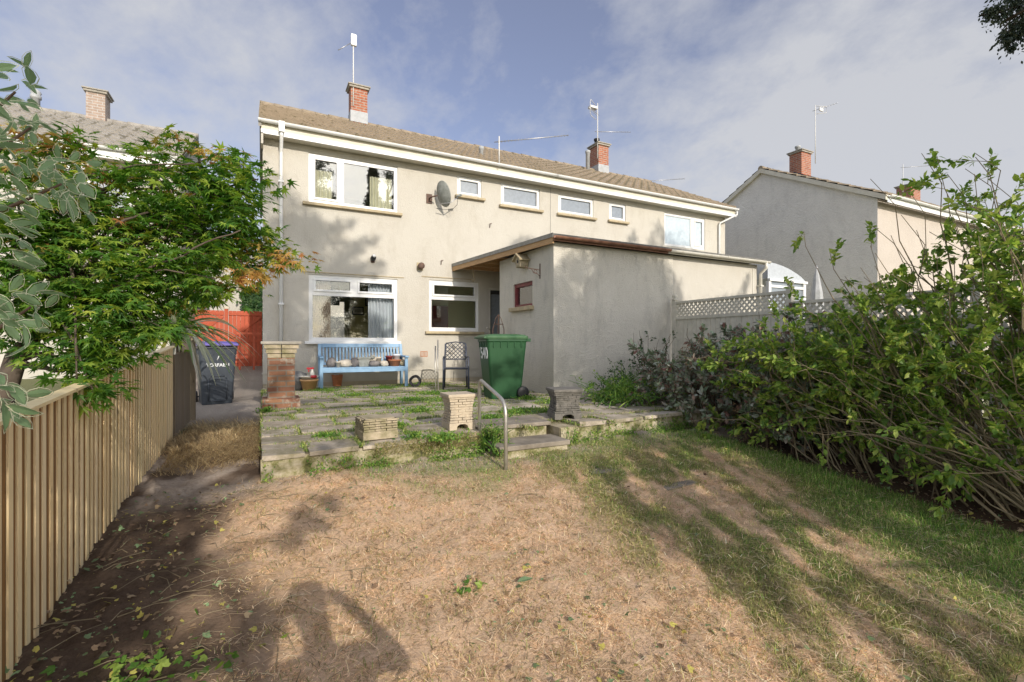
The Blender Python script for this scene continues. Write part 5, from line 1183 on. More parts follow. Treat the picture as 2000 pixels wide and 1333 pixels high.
# --- maple
mp_ = empty('maple_tree', (-1.32, 3.35, float(gz(-1.3, 3.4))), 0, 'green maple turning orange at its tips, leaning over the batten fence', 'tree')
bl = [(60, 300, 3.2, .22, 1), (130, 330, 3.3, .28, 1), (40, 420, 3.0, .34, 0), (160, 430, 3.2, .36, 0), (250, 390, 3.3, .34, 0), (340, 370, 3.4, .32, 0), (420, 350, 3.5, .24, 0), (475, 320, 3.6, .13, 0), (300, 330, 3.5, .18, 1),
      (90, 540, 3.0, .36, 0), (200, 540, 3.1, .38, 0), (310, 480, 3.3, .38, 0), (400, 450, 3.4, .32, 0), (470, 430, 3.5, .22, 0), (470, 500, 3.5, .24, 1), (530, 500, 3.6, .12, 1), (390, 540, 3.3, .26, 0), (450, 400, 3.5, .24, 0),
      (60, 620, 3.0, .30, 0), (160, 640, 3.0, .34, 0), (250, 610, 3.1, .34, 0), (330, 565, 3.2, .24, 0), (220, 690, 3.0, .18, 0), (285, 640, 3.1, .13, 0), (120, 700, 2.9, .18, 0), (20, 500, 2.9, .3, 0), (150, 745, 2.7, .07, 0), (185, 770, 2.7, .05, 0), (430, 300, 3.6, .14, 1), (360, 300, 3.6, .12, 1), (500, 470, 3.6, .14, 1), (440, 560, 3.5, .12, 1), (560, 505, 3.6, .05, 1), (505, 350, 3.6, .06, 0)]
P_, D_, U_, Sx, red = [], [], [], [], []
m = MB(); base = Vector(WD(8, 800, 2.9)); base = Vector((-1.30, 3.55, .2)); fork = Vector(WD(30, 700, 3.0)); f2 = Vector(WD(110, 590, 3.1)); f3 = Vector(WD(130, 420, 3.2))
tb_ = mp_.location
m2 = MB(); rel = lambda p: Vector(p) - Vector(tb_)
limb(m2, (0, 0, -.1), rel(fork), .07, .055, 0, 5, .02, 1); limb(m2, rel(fork), rel(f2), .055, .045, 0, 4, .02, 2); limb(m2, rel(f2), rel(f3), .045, .022, .02, 5, .03, 3)
limb(m2, rel(fork), rel(WD(125, 725, 3.0)), .022, .010, -.06, 5, .03, 4); limb(m2, rel(WD(50, 700, 3.0)), rel(WD(130, 706, 3.0)), .018, .008, .12, 5, .03, 5)
for k_, (ua, va, ub, vb, r_) in enumerate(((130, 470, 215, 448, .014), (215, 448, 290, 415, .010), (190, 480, 250, 505, .009), (130, 420, 110, 330, .014), (110, 590, 60, 480, .016), (60, 480, 30, 380, .010), (110, 590, 240, 560, .014), (240, 560, 360, 500, .010), (360, 500, 470, 450, .007), (300, 530, 420, 545, .006), (130, 360, 240, 330, .009), (240, 330, 380, 320, .006), (50, 700, 60, 560, .018))):
    limb(m2, rel(WD(ua, va, 3.05)), rel(WD(ub, vb, 3.1)), r_, r_ * .6, .05, 5, .03, k_ + 20)
m2.build('trunk', MAT['bark'], mp_)
mb_ = MB()
for k, (u, v, d, r, rd) in enumerate(bl):
    c0 = np.array(WD(u, v, d)); limb(mb_, rel(f2 if k % 2 else f3), rel(c0), .014, .004, .05, 5, .04, k)
    ns = max(3, int(22 * (r / .3) ** 2))
    for s_ in range(ns):
        off = rng.normal(size=3); off = off / np.linalg.norm(off) * r * rng.uniform(.2, 1) ** .45; off[2] *= .8; sc_ = c0 + off
        out = off / (np.linalg.norm(off) + 1e-6); out[2] -= .25; out /= np.linalg.norm(out)
        nl = 17; q = rng.normal(size=(nl, 3)) * np.array([.085, .085, .028]); pp = sc_ + q
        dd = unit(q * np.array([1, 1, .4]) + out * .06 + np.array([0, 0, -.035]) + rng.normal(size=(nl, 3)) * .02)
        P_.append(pp); D_.append(dd); U_.append(rand_up(nl, 1.5)); Sx.append(rng.uniform(.032, .080, nl))
        red.append(np.full(nl, rng.uniform() < (.42 if rd else .02)))
        mb_.tube([rel(c0 + off * .35), rel(sc_)], [.003, .0018], 4, caps=False)
P_, D_, U_, Sx, red = map(np.concatenate, (P_, D_, U_, Sx, red)); P_ = P_ - np.array(tb_)
mb_.build('branches', MAT['bark'], mp_)
leaves('crown', *PALM, P_[~red], D_[~red], U_[~red], Sx[~red], MAT['maple'], mp_); leaves('turning_leaves', *PALM, P_[red], D_[red], U_[red], Sx[red] * .9, MAT['maple_r'], mp_)

# --- variegated dogwood close by
tv = [(0, 0, 0), (.25, .17, .02), (.55, .22, .03), (.8, .14, 0), (1, 0, -.08), (.8, -.14, 0), (.55, -.22, .03), (.25, -.17, .02), (.06, 0, -.01), (.27, .11, .01), (.55, .15, .02), (.78, .09, -.01), (.92, 0, -.06), (.78, -.09, -.01), (.55, -.15, .02), (.27, -.11, .01), (.5, 0, -.02)]
cr, gr2 = (.58, .60, .42), (.20, .30, .15)
tv2 = tv[:8] + tv[8:16] + tv[8:17]; vc = [cr] * 16 + [gr2] * 9; tf2 = []
for q_ in range(8, 16): tv[q_] = (tv[q_][0] * 1.06 - .02, tv[q_][1] * 1.32, tv[q_][2])
for i in range(8): j = (i + 1) % 8; tf2 += [(i, j, 8 + j), (i, 8 + j, 8 + i)]; tf2 += [(16 + i, 16 + j, 24)]
tv2[8:16] = [tv[8 + ((i) % 8)] for i in range(8)]
# outer ring order and inner ring order agree: 0 tip base ... 4 tip
dg = empty('dogwood_shrub', (-.95, 1.15, float(gz(-.9, 1.2))), 0, 'cream edged variegated shrub reaching in at the left border', 'shrub')
pl = []
for (u, v, d) in [(10, 140, 1.15), (30, 180, 1.15), (60, 215, 1.2), (10, 230, 1.1), (25, 290, 1.15), (5, 330, 1.1), (60, 330, 1.15), (40, 370, 1.1), (90, 390, 1.1), (120, 370, 1.15), (10, 380, 1.0), (100, 330, 1.2), (150, 340, 1.25), (140, 380, 1.2), (20, 420, 1.1), (0, 480, 1.1), (30, 480, 1.25), (-10, 550, 1.1), (20, 590, 1.15), (50, 580, 1.2), (10, 620, 1.1), (60, 610, 1.2), (0, 730, 1.1), (20, 770, 1.15), (15, 800, 1.1), (-30, 300, 1.1), (-40, 400, 1.1), (-40, 600, 1.1), (-40, 180, 1.1)]:
    for q in range(6): pl.append(np.array(WD(u + rng.normal() * 22, v + rng.normal() * 20, d + rng.normal() * .09)))
pl = np.array(pl); n = len(pl); right = np.array([CYW, -SY, 0])
dd = unit(right * rng.uniform(.1, 1, (n, 1)) + np.array([0, 0, -1]) * rng.uniform(-.2, 1.0, (n, 1)) + rng.normal(size=(n, 3)) * .35)
leaves('foliage', tv2, tf2, pl - np.array(dg.location), dd, rand_up(n, .8), rng.uniform(.035, .078, n), MAT['varieg'], dg, vcol=vc)
m = MB(); b0 = Vector((0, 0, 0))
for (u, v) in [(60, 250), (120, 360), (60, 600), (20, 780), (30, 180)]:
    t_ = Vector(WD(u, v, 1.15)) - dg.location; mid = Vector(WD(-60, v + 80, 1.15)) - dg.location; m.tube([b0, mid * .6, mid, t_.lerp(mid, .4), t_], [.014, .009, .006, .004, .0025], 6)
m.build('stems', MAT['twig_d'], dg)

# --- strap leaved plant behind the fence
cp = empty('cordyline_plant', (-.93, 7.25, .1), 0, 'spiky strap leaved plant arching over the fence beside the charcoal bin', 'plant')
m = MB(); m.tube([(0, 0, -.3), (.01, 0, .5), (0, 0, .98)], [.04, .035, .03], 8); m.build('stem', MAT['bark'], cp)
V, F, cl = [], [], []
cols = [(.20, .30, .12), (.48, .50, .34), (.55, .50, .12), (.34, .40, .22), (.62, .60, .48)]
for i in range(84):
    az = rng.uniform(0, 2 * math.pi); el = rng.uniform(-.35, 1.2); L = rng.uniform(.6, .95); k0 = len(V); c = cols[rng.integers(0, 5)]; hx_, hy_ = math.cos(az), math.sin(az); wd = rng.uniform(.022, .036)
    for j in range(9):
        t_ = j / 8; rad = L * t_ * math.cos(el) * (1 if el < 1 else .9); z = 1.0 + L * t_ * math.sin(el) - L * 1.0 * t_ ** 2.6 * .58; wj = wd * (1 - t_ ** 3) * (.6 + .4 * min(1, t_ * 4)) + .001
        cx_, cy_ = hx_ * rad, hy_ * rad
        V += [(cx_ - hy_ * wj, cy_ + hx_ * wj, z), (cx_, cy_, z - wj * .4), (cx_ + hy_ * wj, cy_ - hx_ * wj, z)]; cl += [c, tuple(q * .75 for q in c), c]
    for j in range(8):
        a = k0 + 3 * j; F += [(a, a + 1, a + 4, a + 3), (a + 1, a + 2, a + 5, a + 4)]
npmesh('foliage', V, F, MAT['strap'], cp, col=np.array(cl))

# --- large arching shrub
def shrub(name, loc, stems, lab, leafm, twigm, lpl, lsz, tmpl=OVATE, spread=.12, tw=.007, tail=.35, cat='shrub', lean_dn=.2):
    e = empty(name, loc, 0, lab, cat); L0 = np.array(loc); m = MB(); Pp, Dd = [], []
    for k, (a, b2, sag, nl) in enumerate(stems):
        pts = limb(m, Vector(a) - Vector(loc), Vector(b2) - Vector(loc), tw * rng.uniform(.8, 1.6), .0025, sag, 8, .035, k + 50); pts = np.array([tuple(p) for p in pts]); n = int(nl * lpl)
        # side twigs
        for s_ in range(max(2, int(nl * 5))):
            t_ = rng.uniform(tail, 1); i = min(int(t_ * 8), 7); p0 = pts[i] + (pts[i + 1] - pts[i]) * (t_ * 8 - i); ax = pts[i + 1] - pts[i]; ax /= np.linalg.norm(ax)
            d = ax * .5 + rng.normal(size=3) * .6; d /= np.linalg.norm(d); L = rng.uniform(.6, 1.4) * spread * 2; p1 = p0 + d * L
            m.tube([p0, p0 + d * L * .5 + rng.normal(size=3) * .008, p1], [.0028, .002, .0012], 4, caps=False)
            q = rng.uniform(.15, 1.05, max(3, n // max(2, int(nl * 5))))[:, None]; Pp.append(p0 + (p1 - p0) * q + rng.normal(size=(len(q), 3)) * .012)
            dl = d + rng.normal(size=(len(q), 3)) * .75; dl[:, 2] -= lean_dn; Dd.append(unit(dl))
    m.build('stems', twigm, e); Pp = np.concatenate(Pp); Dd = np.concatenate(Dd); n = len(Pp)
    leaves('foliage', *tmpl, Pp, Dd, rand_up(n, 1.0), rng.uniform(*lsz, n), leafm, e); return e
stems = []
for i in range(135):
    bx_, by_ = rng.uniform(5.15, 6.5), rng.uniform(.6, 3.2); hgt = rng.uniform(1.3, 2.95)
    tx = bx_ + rng.uniform(-1.0, .5); ty = by_ + rng.uniform(-.2, 1.2)
    if ty > 2.2: hgt = min(hgt, 2.2 - .62 * (ty - 2.2))
    stems.append(((bx_, by_, -.5), (max(tx, 4.75), ty, -.45 + hgt), rng.uniform(.02, .16), 1.0))
for i in range(46):      # low arching stems spilling to the lawn side
    bx_, by_ = rng.uniform(5.2, 6.0), rng.uniform(.6, 3.0)
    stems.append(((bx_, by_, -.45), (bx_ - rng.uniform(.3, .9), by_ + rng.uniform(.3, 1.7), rng.uniform(-.2, .9)), rng.uniform(.08, .25), .8))
for (u, v, d) in [(1570, 452, 4.9), (1620, 490, 4.8), (1700, 350, 4.6), (1800, 300, 4.4), (1850, 340, 4.4), (1905, 300, 4.3), (1930, 350, 4.2), (1995, 360, 4.0), (1850, 380, 4.4), (1990, 430, 3.9), (1980, 480, 3.9), (1900, 430, 4.1), (1940, 500, 4.0), (1870, 460, 4.2), (2000, 540, 3.8), (1760, 420, 4.6), (1740, 460, 4.5), (1790, 450, 4.4), (1830, 480, 4.3), (1700, 480, 4.6), (1860, 420, 4.2), (1920, 470, 4.1), (1780, 510, 4.4), (1690, 430, 4.7), (1900, 520, 4.0), (1650, 540, 4.6), (1960, 420, 4.0), (1830, 305, 4.3), (1885, 330, 4.3), (1780, 380, 4.5)]:
    t_ = np.array(WD(u, v, d)); stems.append(((t_[0] + rng.uniform(.3, .7), t_[1] - rng.uniform(.1, .9), -.45), tuple(t_), .08, .42))
for i in range(26):
    bx_, by_ = rng.uniform(4.95, 5.6), rng.uniform(.7, 1.7)
    stems.append(((bx_, by_, -.45), (bx_ - rng.uniform(-.1, .45), by_ + rng.uniform(1.0, 2.2), rng.uniform(.0, 1.0)), rng.uniform(.04, .14), .22))
shrub('mock_orange_shrub', (5.7, 2.0, -.5), stems, 'big arching shrub with fresh green leaves filling the lawn side of the trellis fence', MAT['shrub'], MAT['twig'], 190, (.035, .085), spread=.14, tw=.007, tail=.25)
# --- dark hydrangeas
stems = []
for i in range(175):
    bx_, by_ = rng.uniform(4.95, 6.9), rng.uniform(3.0, 5.9); hgt = rng.uniform(.5, 1.0) * (1.72 - .30 * abs(by_ - 4.0)) * (.78 if bx_ < 5.3 else 1)
    stems.append(((bx_ + .1, by_, -.4 if by_ < 4.6 else 0), (bx_ + rng.uniform(-.35, .2), by_ + rng.uniform(-.3, .3), -.35 + hgt), .05, 1))
hy = shrub('hydrangea_shrub', (5.8, 4.3, -.4), stems, 'dark straggly hydrangea with dry brown flower heads against the trellis fence', MAT['hyd'], MAT['twig_d'], 170, (.05, .10), spread=.10, tw=.006, tail=.2)
n = 150; hp = np.stack([rng.uniform(4.85, 6.3, n), rng.uniform(3.0, 5.5, n), np.zeros(n)], 1); hp[:, 2] = rng.uniform(-.2, 1.0, n) * (1 - .15 * np.abs(hp[:, 1] - 4)); P_, D_ = [], []
for c in hp:
    k = 60; d = rand_dirs(k); P_.append(c + d * .045 * rng.uniform(.6, 1.1, (k, 1))); D_.append(d)
P_, D_ = np.concatenate(P_) - np.array(hy.location), np.concatenate(D_); leaves('dry_flower_heads', *OVATE, P_, D_, rand_dirs(len(P_)), rng.uniform(.012, .024, len(P_)), MAT['hydf'], hy)
# --- climber by the outbuilding and clump of weeds
stems = [((6.5 + rng.uniform(-.3, .3), 6.85, 0), (6.4 + rng.uniform(-.5, .6), 6.9 + rng.uniform(-.25, .15), rng.uniform(.3, 1.15)), .03, .7) for i in range(26)]
shrub('ivy_climber', (6.5, 6.9, 0), stems, 'ragged dark climber rising beside the cream part of the outbuilding', MAT['ivy'], MAT['twig_d'], 36, (.03, .055), IVY, spread=.09)
stems = [((4.9 + rng.normal() * .32, 5.75 + rng.normal() * .3, 0), (4.9 + rng.normal() * .42, 5.75 + rng.normal() * .4, rng.uniform(.12, .46)), .03, .6) for i in range(75)]
shrub('nettle_clump', (4.9, 5.8, 0), stems, 'fresh green nettle clump at the foot of the outbuilding wall', MAT['weed'], MAT['weed'], 34, (.03, .06), spread=.06, tail=.1, cat='weeds')
stems = [((5.35 + rng.normal() * .2, 6.35 + rng.normal() * .15, 0), (5.35 + rng.normal() * .25, 6.4 + rng.normal() * .2, rng.uniform(.25, .62)), .03, .6) for i in range(30)]
shrub('fern_clump', (5.35, 6.35, 0), stems, 'darker green rounded clump behind the nettles by the outbuilding wall', MAT['ivy'], MAT['weed'], 40, (.03, .05), spread=.07, tail=.1, cat='plant')
stems = [((2.10 + rng.normal() * .08, 4.62 + rng.normal() * .14, -.2), (2.10 + rng.normal() * .12, 4.55 + rng.normal() * .18, rng.uniform(-.15, .10)), .03, .5) for i in range(40)]
shrub('step_weeds', (2.15, 4.5, -.2), stems, 'green leafy weeds crowding the foot of the handrail', MAT['weed'], MAT['weed'], 26, (.022, .045), spread=.05, tail=.1, cat='weeds')
# ivy on the white wall behind the gate
n = 2600; x0 = PY(494, 560, 25.9)[0]; P_ = np.stack([x0 + rng.normal(0, .22, n), 25.93 - rng.uniform(0, .18, n), rng.uniform(0, 4.6, n)], 1)
e = empty('ivy_climber', (x0, 25.9, 0), 0, 'column of ivy on the white wall behind the red gate', 'climber'); leaves('foliage', *IVY, P_ - np.array([x0, 25.9, 0]), rand_dirs(n, -.5), np.tile([0, -1.0, .2], (n, 1)) + rng.normal(size=(n, 3)) * .4, rng.uniform(.12, .2, n), MAT['ivy'], e); MB().tube([(0, 0, -.2), (.05, -.03, 2), (0, -.03, 4.2)], .04, 6).build('stem', MAT['bark'], e)
p = PY(490, 551, 25.4); e = empty('satellite_dish', p, 0, 'round white satellite dish amid the ivy past the red gate', 'satellite dish')
MB().lathe([(.02, 0), (.2, .02), (.34, .07), (.34, .08), (.02, .02)], 20, M=Matrix.Rotation(R(95), 4, 'X')).build('reflector', MAT['white'], e); MB().tube([(0, .05, 0), (0, .5, -.1)], .03, 6).build('bracket', MAT['alu'], e)

# --- patio weeds, dead grass on the path
def joint_pts(n):
    S_ = np.array([(a, b2, (c0 if c0 else 4.4), c1_) for a, b2, c0, c1_ in slabs]); k = rng.integers(0, len(S_), n); t_ = rng.uniform(0, 1, n); side = rng.integers(0, 3, n); s_ = S_[k]
    x = np.where(side == 0, s_[:, 0], s_[:, 0] + (s_[:, 1] - s_[:, 0]) * t_); y = np.where(side == 0, s_[:, 2] + (s_[:, 3] - s_[:, 2]) * t_, s_[:, 3])
    return x + rng.normal(0, 1, n) * rng.choice([.015, .05], n), y + rng.normal(0, 1, n) * rng.choice([.015, .05], n)
x, y = joint_pts(210000); dens = fbm(x, y, 1.15, 41); hot = np.exp(-((x - 2.0) ** 2 / 1.6 + (y - 6.4) ** 2 / 3.0)) + .9 * np.exp(-((x - 3.0) ** 2 / .8 + (y - 5.7) ** 2 / .5)) + .7 * np.exp(-((y - 10.2) ** 2 / .3)) + .5 * np.exp(-((x - .9) ** 2 / .2 + (y - 5.3) ** 2 / .5))
keep = (rng.uniform(0, 1, len(x)) < np.clip((dens - .40) * 2.0 + hot * .8, .05, 1)) & (x > -.02) & (x < 7.2) & (y > 4.45) & (y < 10.95); x, y = x[keep], y[keep]; n = len(x)
P_ = np.stack([x, y, np.full(n, -.02)], 1); blades('patio_weeds', P_, rng.uniform(.02, .10, n), rng.uniform(.002, .0045, n), rng.uniform(.35, 1.0, n), palette(n, [(.16, .27, .05), (.28, .38, .08), (.42, .46, .14), (.10, .18, .04), (.48, .42, .22)], .2), 'grass and weeds sprouting from the patio joints', cat='weeds')
cl, hts = [], []
for (cx_, cy_, r_, h_) in [(2.5, 6.6, .28, .13), (1.85, 6.3, .25, .11), (3.0, 5.6, .30, .12), (3.35, 5.45, .22, .10), (2.6, 7.4, .3, .1), (4.0, 6.3, .3, .12), (2.1, 7.6, .35, .1), (1.3, 5.25, .16, .1), (1.28, 4.55, .10, .12), (.55, 5.0, .13, .07), (2.75, 8.4, .4, .1), (3.4, 8.3, .3, .12), (1.4, 8.8, .3, .07), (.05, 7.2, .1, .12), (1.0, 9.9, .3, .08), (2.2, 9.9, .3, .08), (3.0, 10.3, .4, .1), (3.85, 6.9, .2, .12), (2.45, 5.3, .22, .09), (1.55, 4.45, .2, .08)]:
    k = int(900 * r_ / .3); a_ = rng.uniform(0, 6.28, k); q = np.abs(rng.normal(0, .5, k)) * r_; cl.append(np.stack([cx_ + np.cos(a_) * q * 1.3, cy_ + np.sin(a_) * q, np.full(k, -.012)], 1)); hts.append(rng.uniform(.35, 1, k) * h_)
P_ = np.concatenate(cl); hts = np.concatenate(hts); n = len(P_); P_[:, 2] += hts * rng.uniform(0, .6, n)
o = leaves('weed_patches', *OVATE, P_, rand_dirs(n, .3), rand_up(n, 1.5), rng.uniform(.018, .045, n), MAT['weed']); tag(o, 'low leafy weeds spreading over the paving slabs', 'weeds', kind='stuff')
# moss and small plants over the face of the retaining wall
n = 15000; x = rng.uniform(0, 7, n); keep = (fbm(x, x * 0, 1.5, 61) > .42) & ~((x > 2.0) & (x < 2.95)); x = x[keep]; n = len(x); ye = np.array([edge_y(q) for q in x]) - rng.uniform(0, .09, n); zz_ = -.30 + np.abs(rng.normal(0, .09, n))
o = leaves('wall_foot_weeds', *OVATE, np.stack([x, ye, zz_], 1), rand_dirs(n, .4), rand_up(n, 1), rng.uniform(.015, .035, n), MAT['weed']); tag(o, 'small weeds along the foot of the patio wall', 'weeds', kind='stuff')
n = 4200; x = rng.uniform(.9, 2.0, n); ye = np.array([edge_y(q) for q in x]) - rng.uniform(.0, .05, n) + .02; P_ = np.stack([x, ye, rng.uniform(-.16, .0, n) * (fbm(x, x * 0 + 2, 4, 3) + .3)], 1); th = rng.normal(-math.pi / 2, .8, n)
blades('trailing_wall_plant', P_, rng.uniform(.02, .06, n), rng.uniform(.002, .004, n), rng.uniform(.5, 1.0, n), palette(n, [(.66, .58, .36), (.50, .46, .22), (.70, .62, .44), (.30, .36, .12)], .2), 'straw coloured plant trailing over the patio edge', cat='weeds', direc=th)
n = 26000; x = rng.uniform(-.82, .02, n); y = 4.9 + 2.8 * rng.uniform(0, 1, n); dns = np.exp(-((y - 6.1) / .75) ** 2); keep = rng.uniform(0, 1, n) < dns; x, y = x[keep], y[keep]; n = len(x)
P_ = np.stack([x, y, gz(x, y)], 1); th = rng.normal(0, 1, n) * .8 + np.where(fbm(x, y, 2, 3) > .5, -.8, 2.5)
blades('dead_grass_clump', P_, rng.uniform(.10, .30, n), rng.uniform(.0012, .0028, n), rng.uniform(.6, 1.0, n), palette(n, [(.50, .38, .20), (.40, .29, .15), (.58, .46, .26), (.28, .20, .11)], .2), 'flattened dead ornamental grass covering the side path', cat='dead grass', direc=th, curl=1)
# --- litter on the soil and lawn
n = 16000; x, y = scatter(n, -.9, 5.4, .9, 4.4); so, gr, bd = zones(x, y); keep = rng.uniform(0, 1, n) < np.clip(so * .95 + .03 + bd * .7 + .35 * (fbm(x, y, 1.6, 88) > .6), 0, 1); x, y = x[keep], y[keep]; n = len(x)
nt_ = len(IVY[0]); pc = palette(n, [(.30, .22, .13), (.42, .32, .2), (.16, .22, .10), (.22, .32, .16), (.50, .45, .12), (.34, .24, .15), (.24, .16, .10)], .2)
o = leaves('leaf_litter', *IVY, np.stack([x, y, gz(x, y) + rng.uniform(.004, .03, n)], 1), rand_dirs(n, .1, .25), rand_up(n, 1.6), rng.uniform(.16, 1, n) ** 2.6 * .036 + .005, MAT['attr'], vcol=np.repeat(pc[:, None], nt_, 1)); tag(o, 'fallen leaves and clippings scattered on soil and lawn', 'leaf litter', kind='stuff')
m = MB()
for i in range(260):
    x = rng.uniform(-.85, .5) if i < 190 else rng.uniform(.5, 5.2); y = rng.uniform(1.3, 4.3); a_ = rng.uniform(0, 6.28); L = rng.uniform(.06, .28); z = float(gz(x, y)); m.tube([(x, y, z + .012), (x + math.cos(a_) * L * .5 + .01, y + math.sin(a_) * L * .5, z + .03), (x + math.cos(a_) * L, y + math.sin(a_) * L, z + .012)], [.0025, .002, .001], 4, caps=False)
o = m.build('twig_litter', MAT['twig']); tag(o, 'broken twigs strewn over the soil', 'twigs', kind='stuff')
n = 40; 
def clip_pile(x, y, r_, n, mat, lab, seed):
    P_ = np.stack([x + rng.normal(0, r_, n), y + rng.normal(0, r_ * .7, n), np.zeros(n)], 1); P_[:, 2] = gz(P_[:, 0], P_[:, 1]) + rng.uniform(.01, .05, n)
    o = leaves('ivy_cuttings', *IVY, P_, rand_dirs(n, .1, .4), rand_up(n, 1.4), rng.uniform(.025, .05, n), mat); tag(o, lab, 'cuttings', kind='stuff')
clip_pile(-.42, 2.35, .16, 120, MAT['weed'], 'green ivy cuttings thrown on the dark soil', 1); clip_pile(1.0, 2.42, .05, 14, MAT['weed'], 'sprig of ivy growing through the dry lawn', 2)
x, y = .0, .0; t_ = 1.38 * FPX / (1160 - CY); dx, dy = ray(1010); x, y = dx * t_, dy * t_
o = leaves('fallen_leaf', *OVATE, np.array([[x, y, float(gz(x, y)) + .035]]), np.array([[1, .1, .0]]), np.array([[0, 0, 1.0]]), [.11], MAT['varieg'], vcol=[(.22, .34, .18)] * 7); tag(o, 'large single grey green leaf lying on the dry lawn', 'leaf')

# --- conifer whose branch hangs in at the top corner
cf = empty('cypress_tree', (6.6, -1.9, -.6), 0, 'dark conifer whose drooping branch hangs in at the top right corner', 'tree')
m = MB(); m.tube([(0, 0, -.2), (.05, 0, 3), (0, .1, 8.5)], [.22, .17, .04], 10); tip = Vector(WD(1965, 40, 4.0)) - cf.location; limb(m, (0, 0, 4.2), tip, .05, .012, .08, 8, .02, 3); m.build('trunk', MAT['bark'], cf)
P_, D_ = [], []
for (u, v, r_) in [(1985, 10, .15), (1950, 20, .10), (1995, 50, .12), (1965, 70, .07), (1930, 22, .06), (1975, 92, .04), (2020, 30, .25), (2060, -30, .3), (1990, -30, .2), (1985, 60, .08)]:
    k = int(2600 * r_); c = np.array(WD(u, v, 4.0)); q = np.clip(rng.normal(0, .40, (k, 3)), -.8, .8) * r_; q[:, 2] -= np.abs(q[:, 2]) * .5; P_.append(c + q); d = rng.normal(size=(k, 3)) * .5; d[:, 2] -= .8; D_.append(d)
P_ = np.concatenate(P_) - np.array(cf.location); D_ = unit(np.concatenate(D_)); leaves('foliage', *OVATE, P_, D_, rand_dirs(len(P_)), rng.uniform(.02, .04, len(P_)), MAT['conif'], cf)
m = MB()
for (u, v) in [(1985, 10), (1950, 20), (1995, 50), (1965, 72), (1928, 24), (1975, 100), (1912, 30), (1990, 85)]:
    t_ = Vector(WD(u, v, 4.0)) - cf.location; m.tube([tip + Vector((.12, -.1, .12)), tip.lerp(t_, .5) + Vector((0, 0, .03)), t_], [.006, .004, .002], 5)
m.build('twigs', MAT['bark'], cf)
n = 9000; hz = rng.uniform(4.6, 9, n); a_ = rng.uniform(0, 6.28, n); rad = (9.2 - hz) * .20 * rng.uniform(.3, 1, n) ** .5; P_ = np.stack([np.cos(a_) * rad + .3, np.sin(a_) * rad - .2, hz], 1)
leaves('crown', *OVATE, P_, rand_dirs(n, -.6), rand_dirs(n), rng.uniform(.08, .16, n), MAT['conif'], cf)

# --- tall trees unseen behind the viewer, crowns shaped to throw the dappled shade
TY = -6.0
def sun_shift(x, wv): return x - SUN_A * (6.5 - TY)
def crown(name, loc, trunk_top, cells, lab, leaf=.10, seed=0, mat=None, dk=900, TY=TY, yd=.6):
    e = empty(name, loc, 0, lab, 'tree', 'unseen shade trees behind the viewer'); r2 = np.random.default_rng(seed); P_, D_ = [], []; m = MB()
    m.tube([(0, 0, -.3), (.1, .05, trunk_top * .5), (0, 0, trunk_top)], [.26, .19, .06], 10)
    for (cx_, cw, rx, rz_, ang, dens) in cells:
        n = int(dens * rx * rz_ * dk); a_ = r2.uniform(0, 6.28, n); q = np.sqrt(r2.uniform(0, 1, n)); lx, lz = rx * q * np.cos(a_), rz_ * q * np.sin(a_)
        # clumped
        kk = max(5, int(rx * rz_ * 26)); ka = r2.uniform(0, 6.28, kk); kq = np.sqrt(r2.uniform(0, 1, kk)); kx, kz = rx * kq * np.cos(ka), rz_ * kq * np.sin(ka)
        ci = r2.integers(0, kk, n); mixk = r2.uniform(0, 1, n) < .66; sp_ = .13 * min(1, max(rx, rz_) * 1.5); lx = np.where(mixk, kx[ci] + r2.normal(0, sp_ * min(1, rx * 2), n), lx); lz = np.where(mixk, kz[ci] + r2.normal(0, sp_ * min(1, rz_ * 2), n), lz)
        ca, sa = math.cos(R(ang)), math.sin(R(ang)); X = cx_ + lx * ca - lz * sa; W_ = cw + lx * sa + lz * ca; Yd = r2.normal(0, yd, n) + TY
        X = X - SUN_A * (6.5 - Yd); Zd = W_ - SUN_E * (Yd + 8)
        P_.append(np.stack([X, Yd, Zd], 1)); d = r2.normal(size=(n, 3)); D_.append(d)
        c = Vector((cx_ - SUN_A * (6.5 - TY), TY, cw - SUN_E * (TY + 8))) - Vector(loc); limb(m, (0, 0, max(1.5, min(trunk_top * .95, c.z - .8))), c, .05, .015, .04, 6, .03, int(abs(cx_ * 10)))
    m.build('trunk', MAT['bark'], e); P_ = np.concatenate(P_) - np.array(loc); D_ = unit(np.concatenate(D_)); leaves('crown', *OVATE, P_, D_, rand_dirs(len(P_)), rng.uniform(leaf * .7, leaf * 1.2, len(P_)), mat or MAT['tree'], e); return e
# (x on the target, height band w, half sizes, tilt, density)
crown('unseen_shade_tree', (-1.6, TY, -1.2), 12, [(.45, 12.2, .5, .75, 0, 4.5), (1.0, 11.4, .95, .75, 0, 6), (1.2, 10.3, 1.2, 1.0, 0, 6), (1.7, 9.5, 1.1, .6, 10, 5), (.2, 10.3, .6, 1.5, 0, 5), (.5, 9.5, .6, 1.0, 0, 6), (2.2, 11.6, .5, .13, 30, 5), (2.3, 11.1, .45, .2, 10, 5), (2.2, 10.0, .45, .35, 0, 4), (1.7, 12.0, .4, .12, 25, 4), (2.85, 9.75, .30, .16, 30, 5), (3.3, 9.0, .3, .12, 20, 4),
    (.9, 8.3, .9, .20, 6, 4), (.5, 7.3, .7, .14, 6, 4), (1.9, 7.8, .8, .12, -8, 4), (1.6, 6.9, .9, .10, 8, 4), (-.85, 5.2, .35, 1.0, 0, 4), (-.3, 4.3, .25, .12, 40, 4), (.1, 4.9, .3, .1, 40, 4), (2.6, 8.2, .6, .1, 5, 4), (.5, 5.55, .35, .18, 15, 1.4), (-2.4, 9, 1.0, 1.5, 0, .8)], 'tall broadleaf standing behind the viewer towards the batten fence', seed=1)
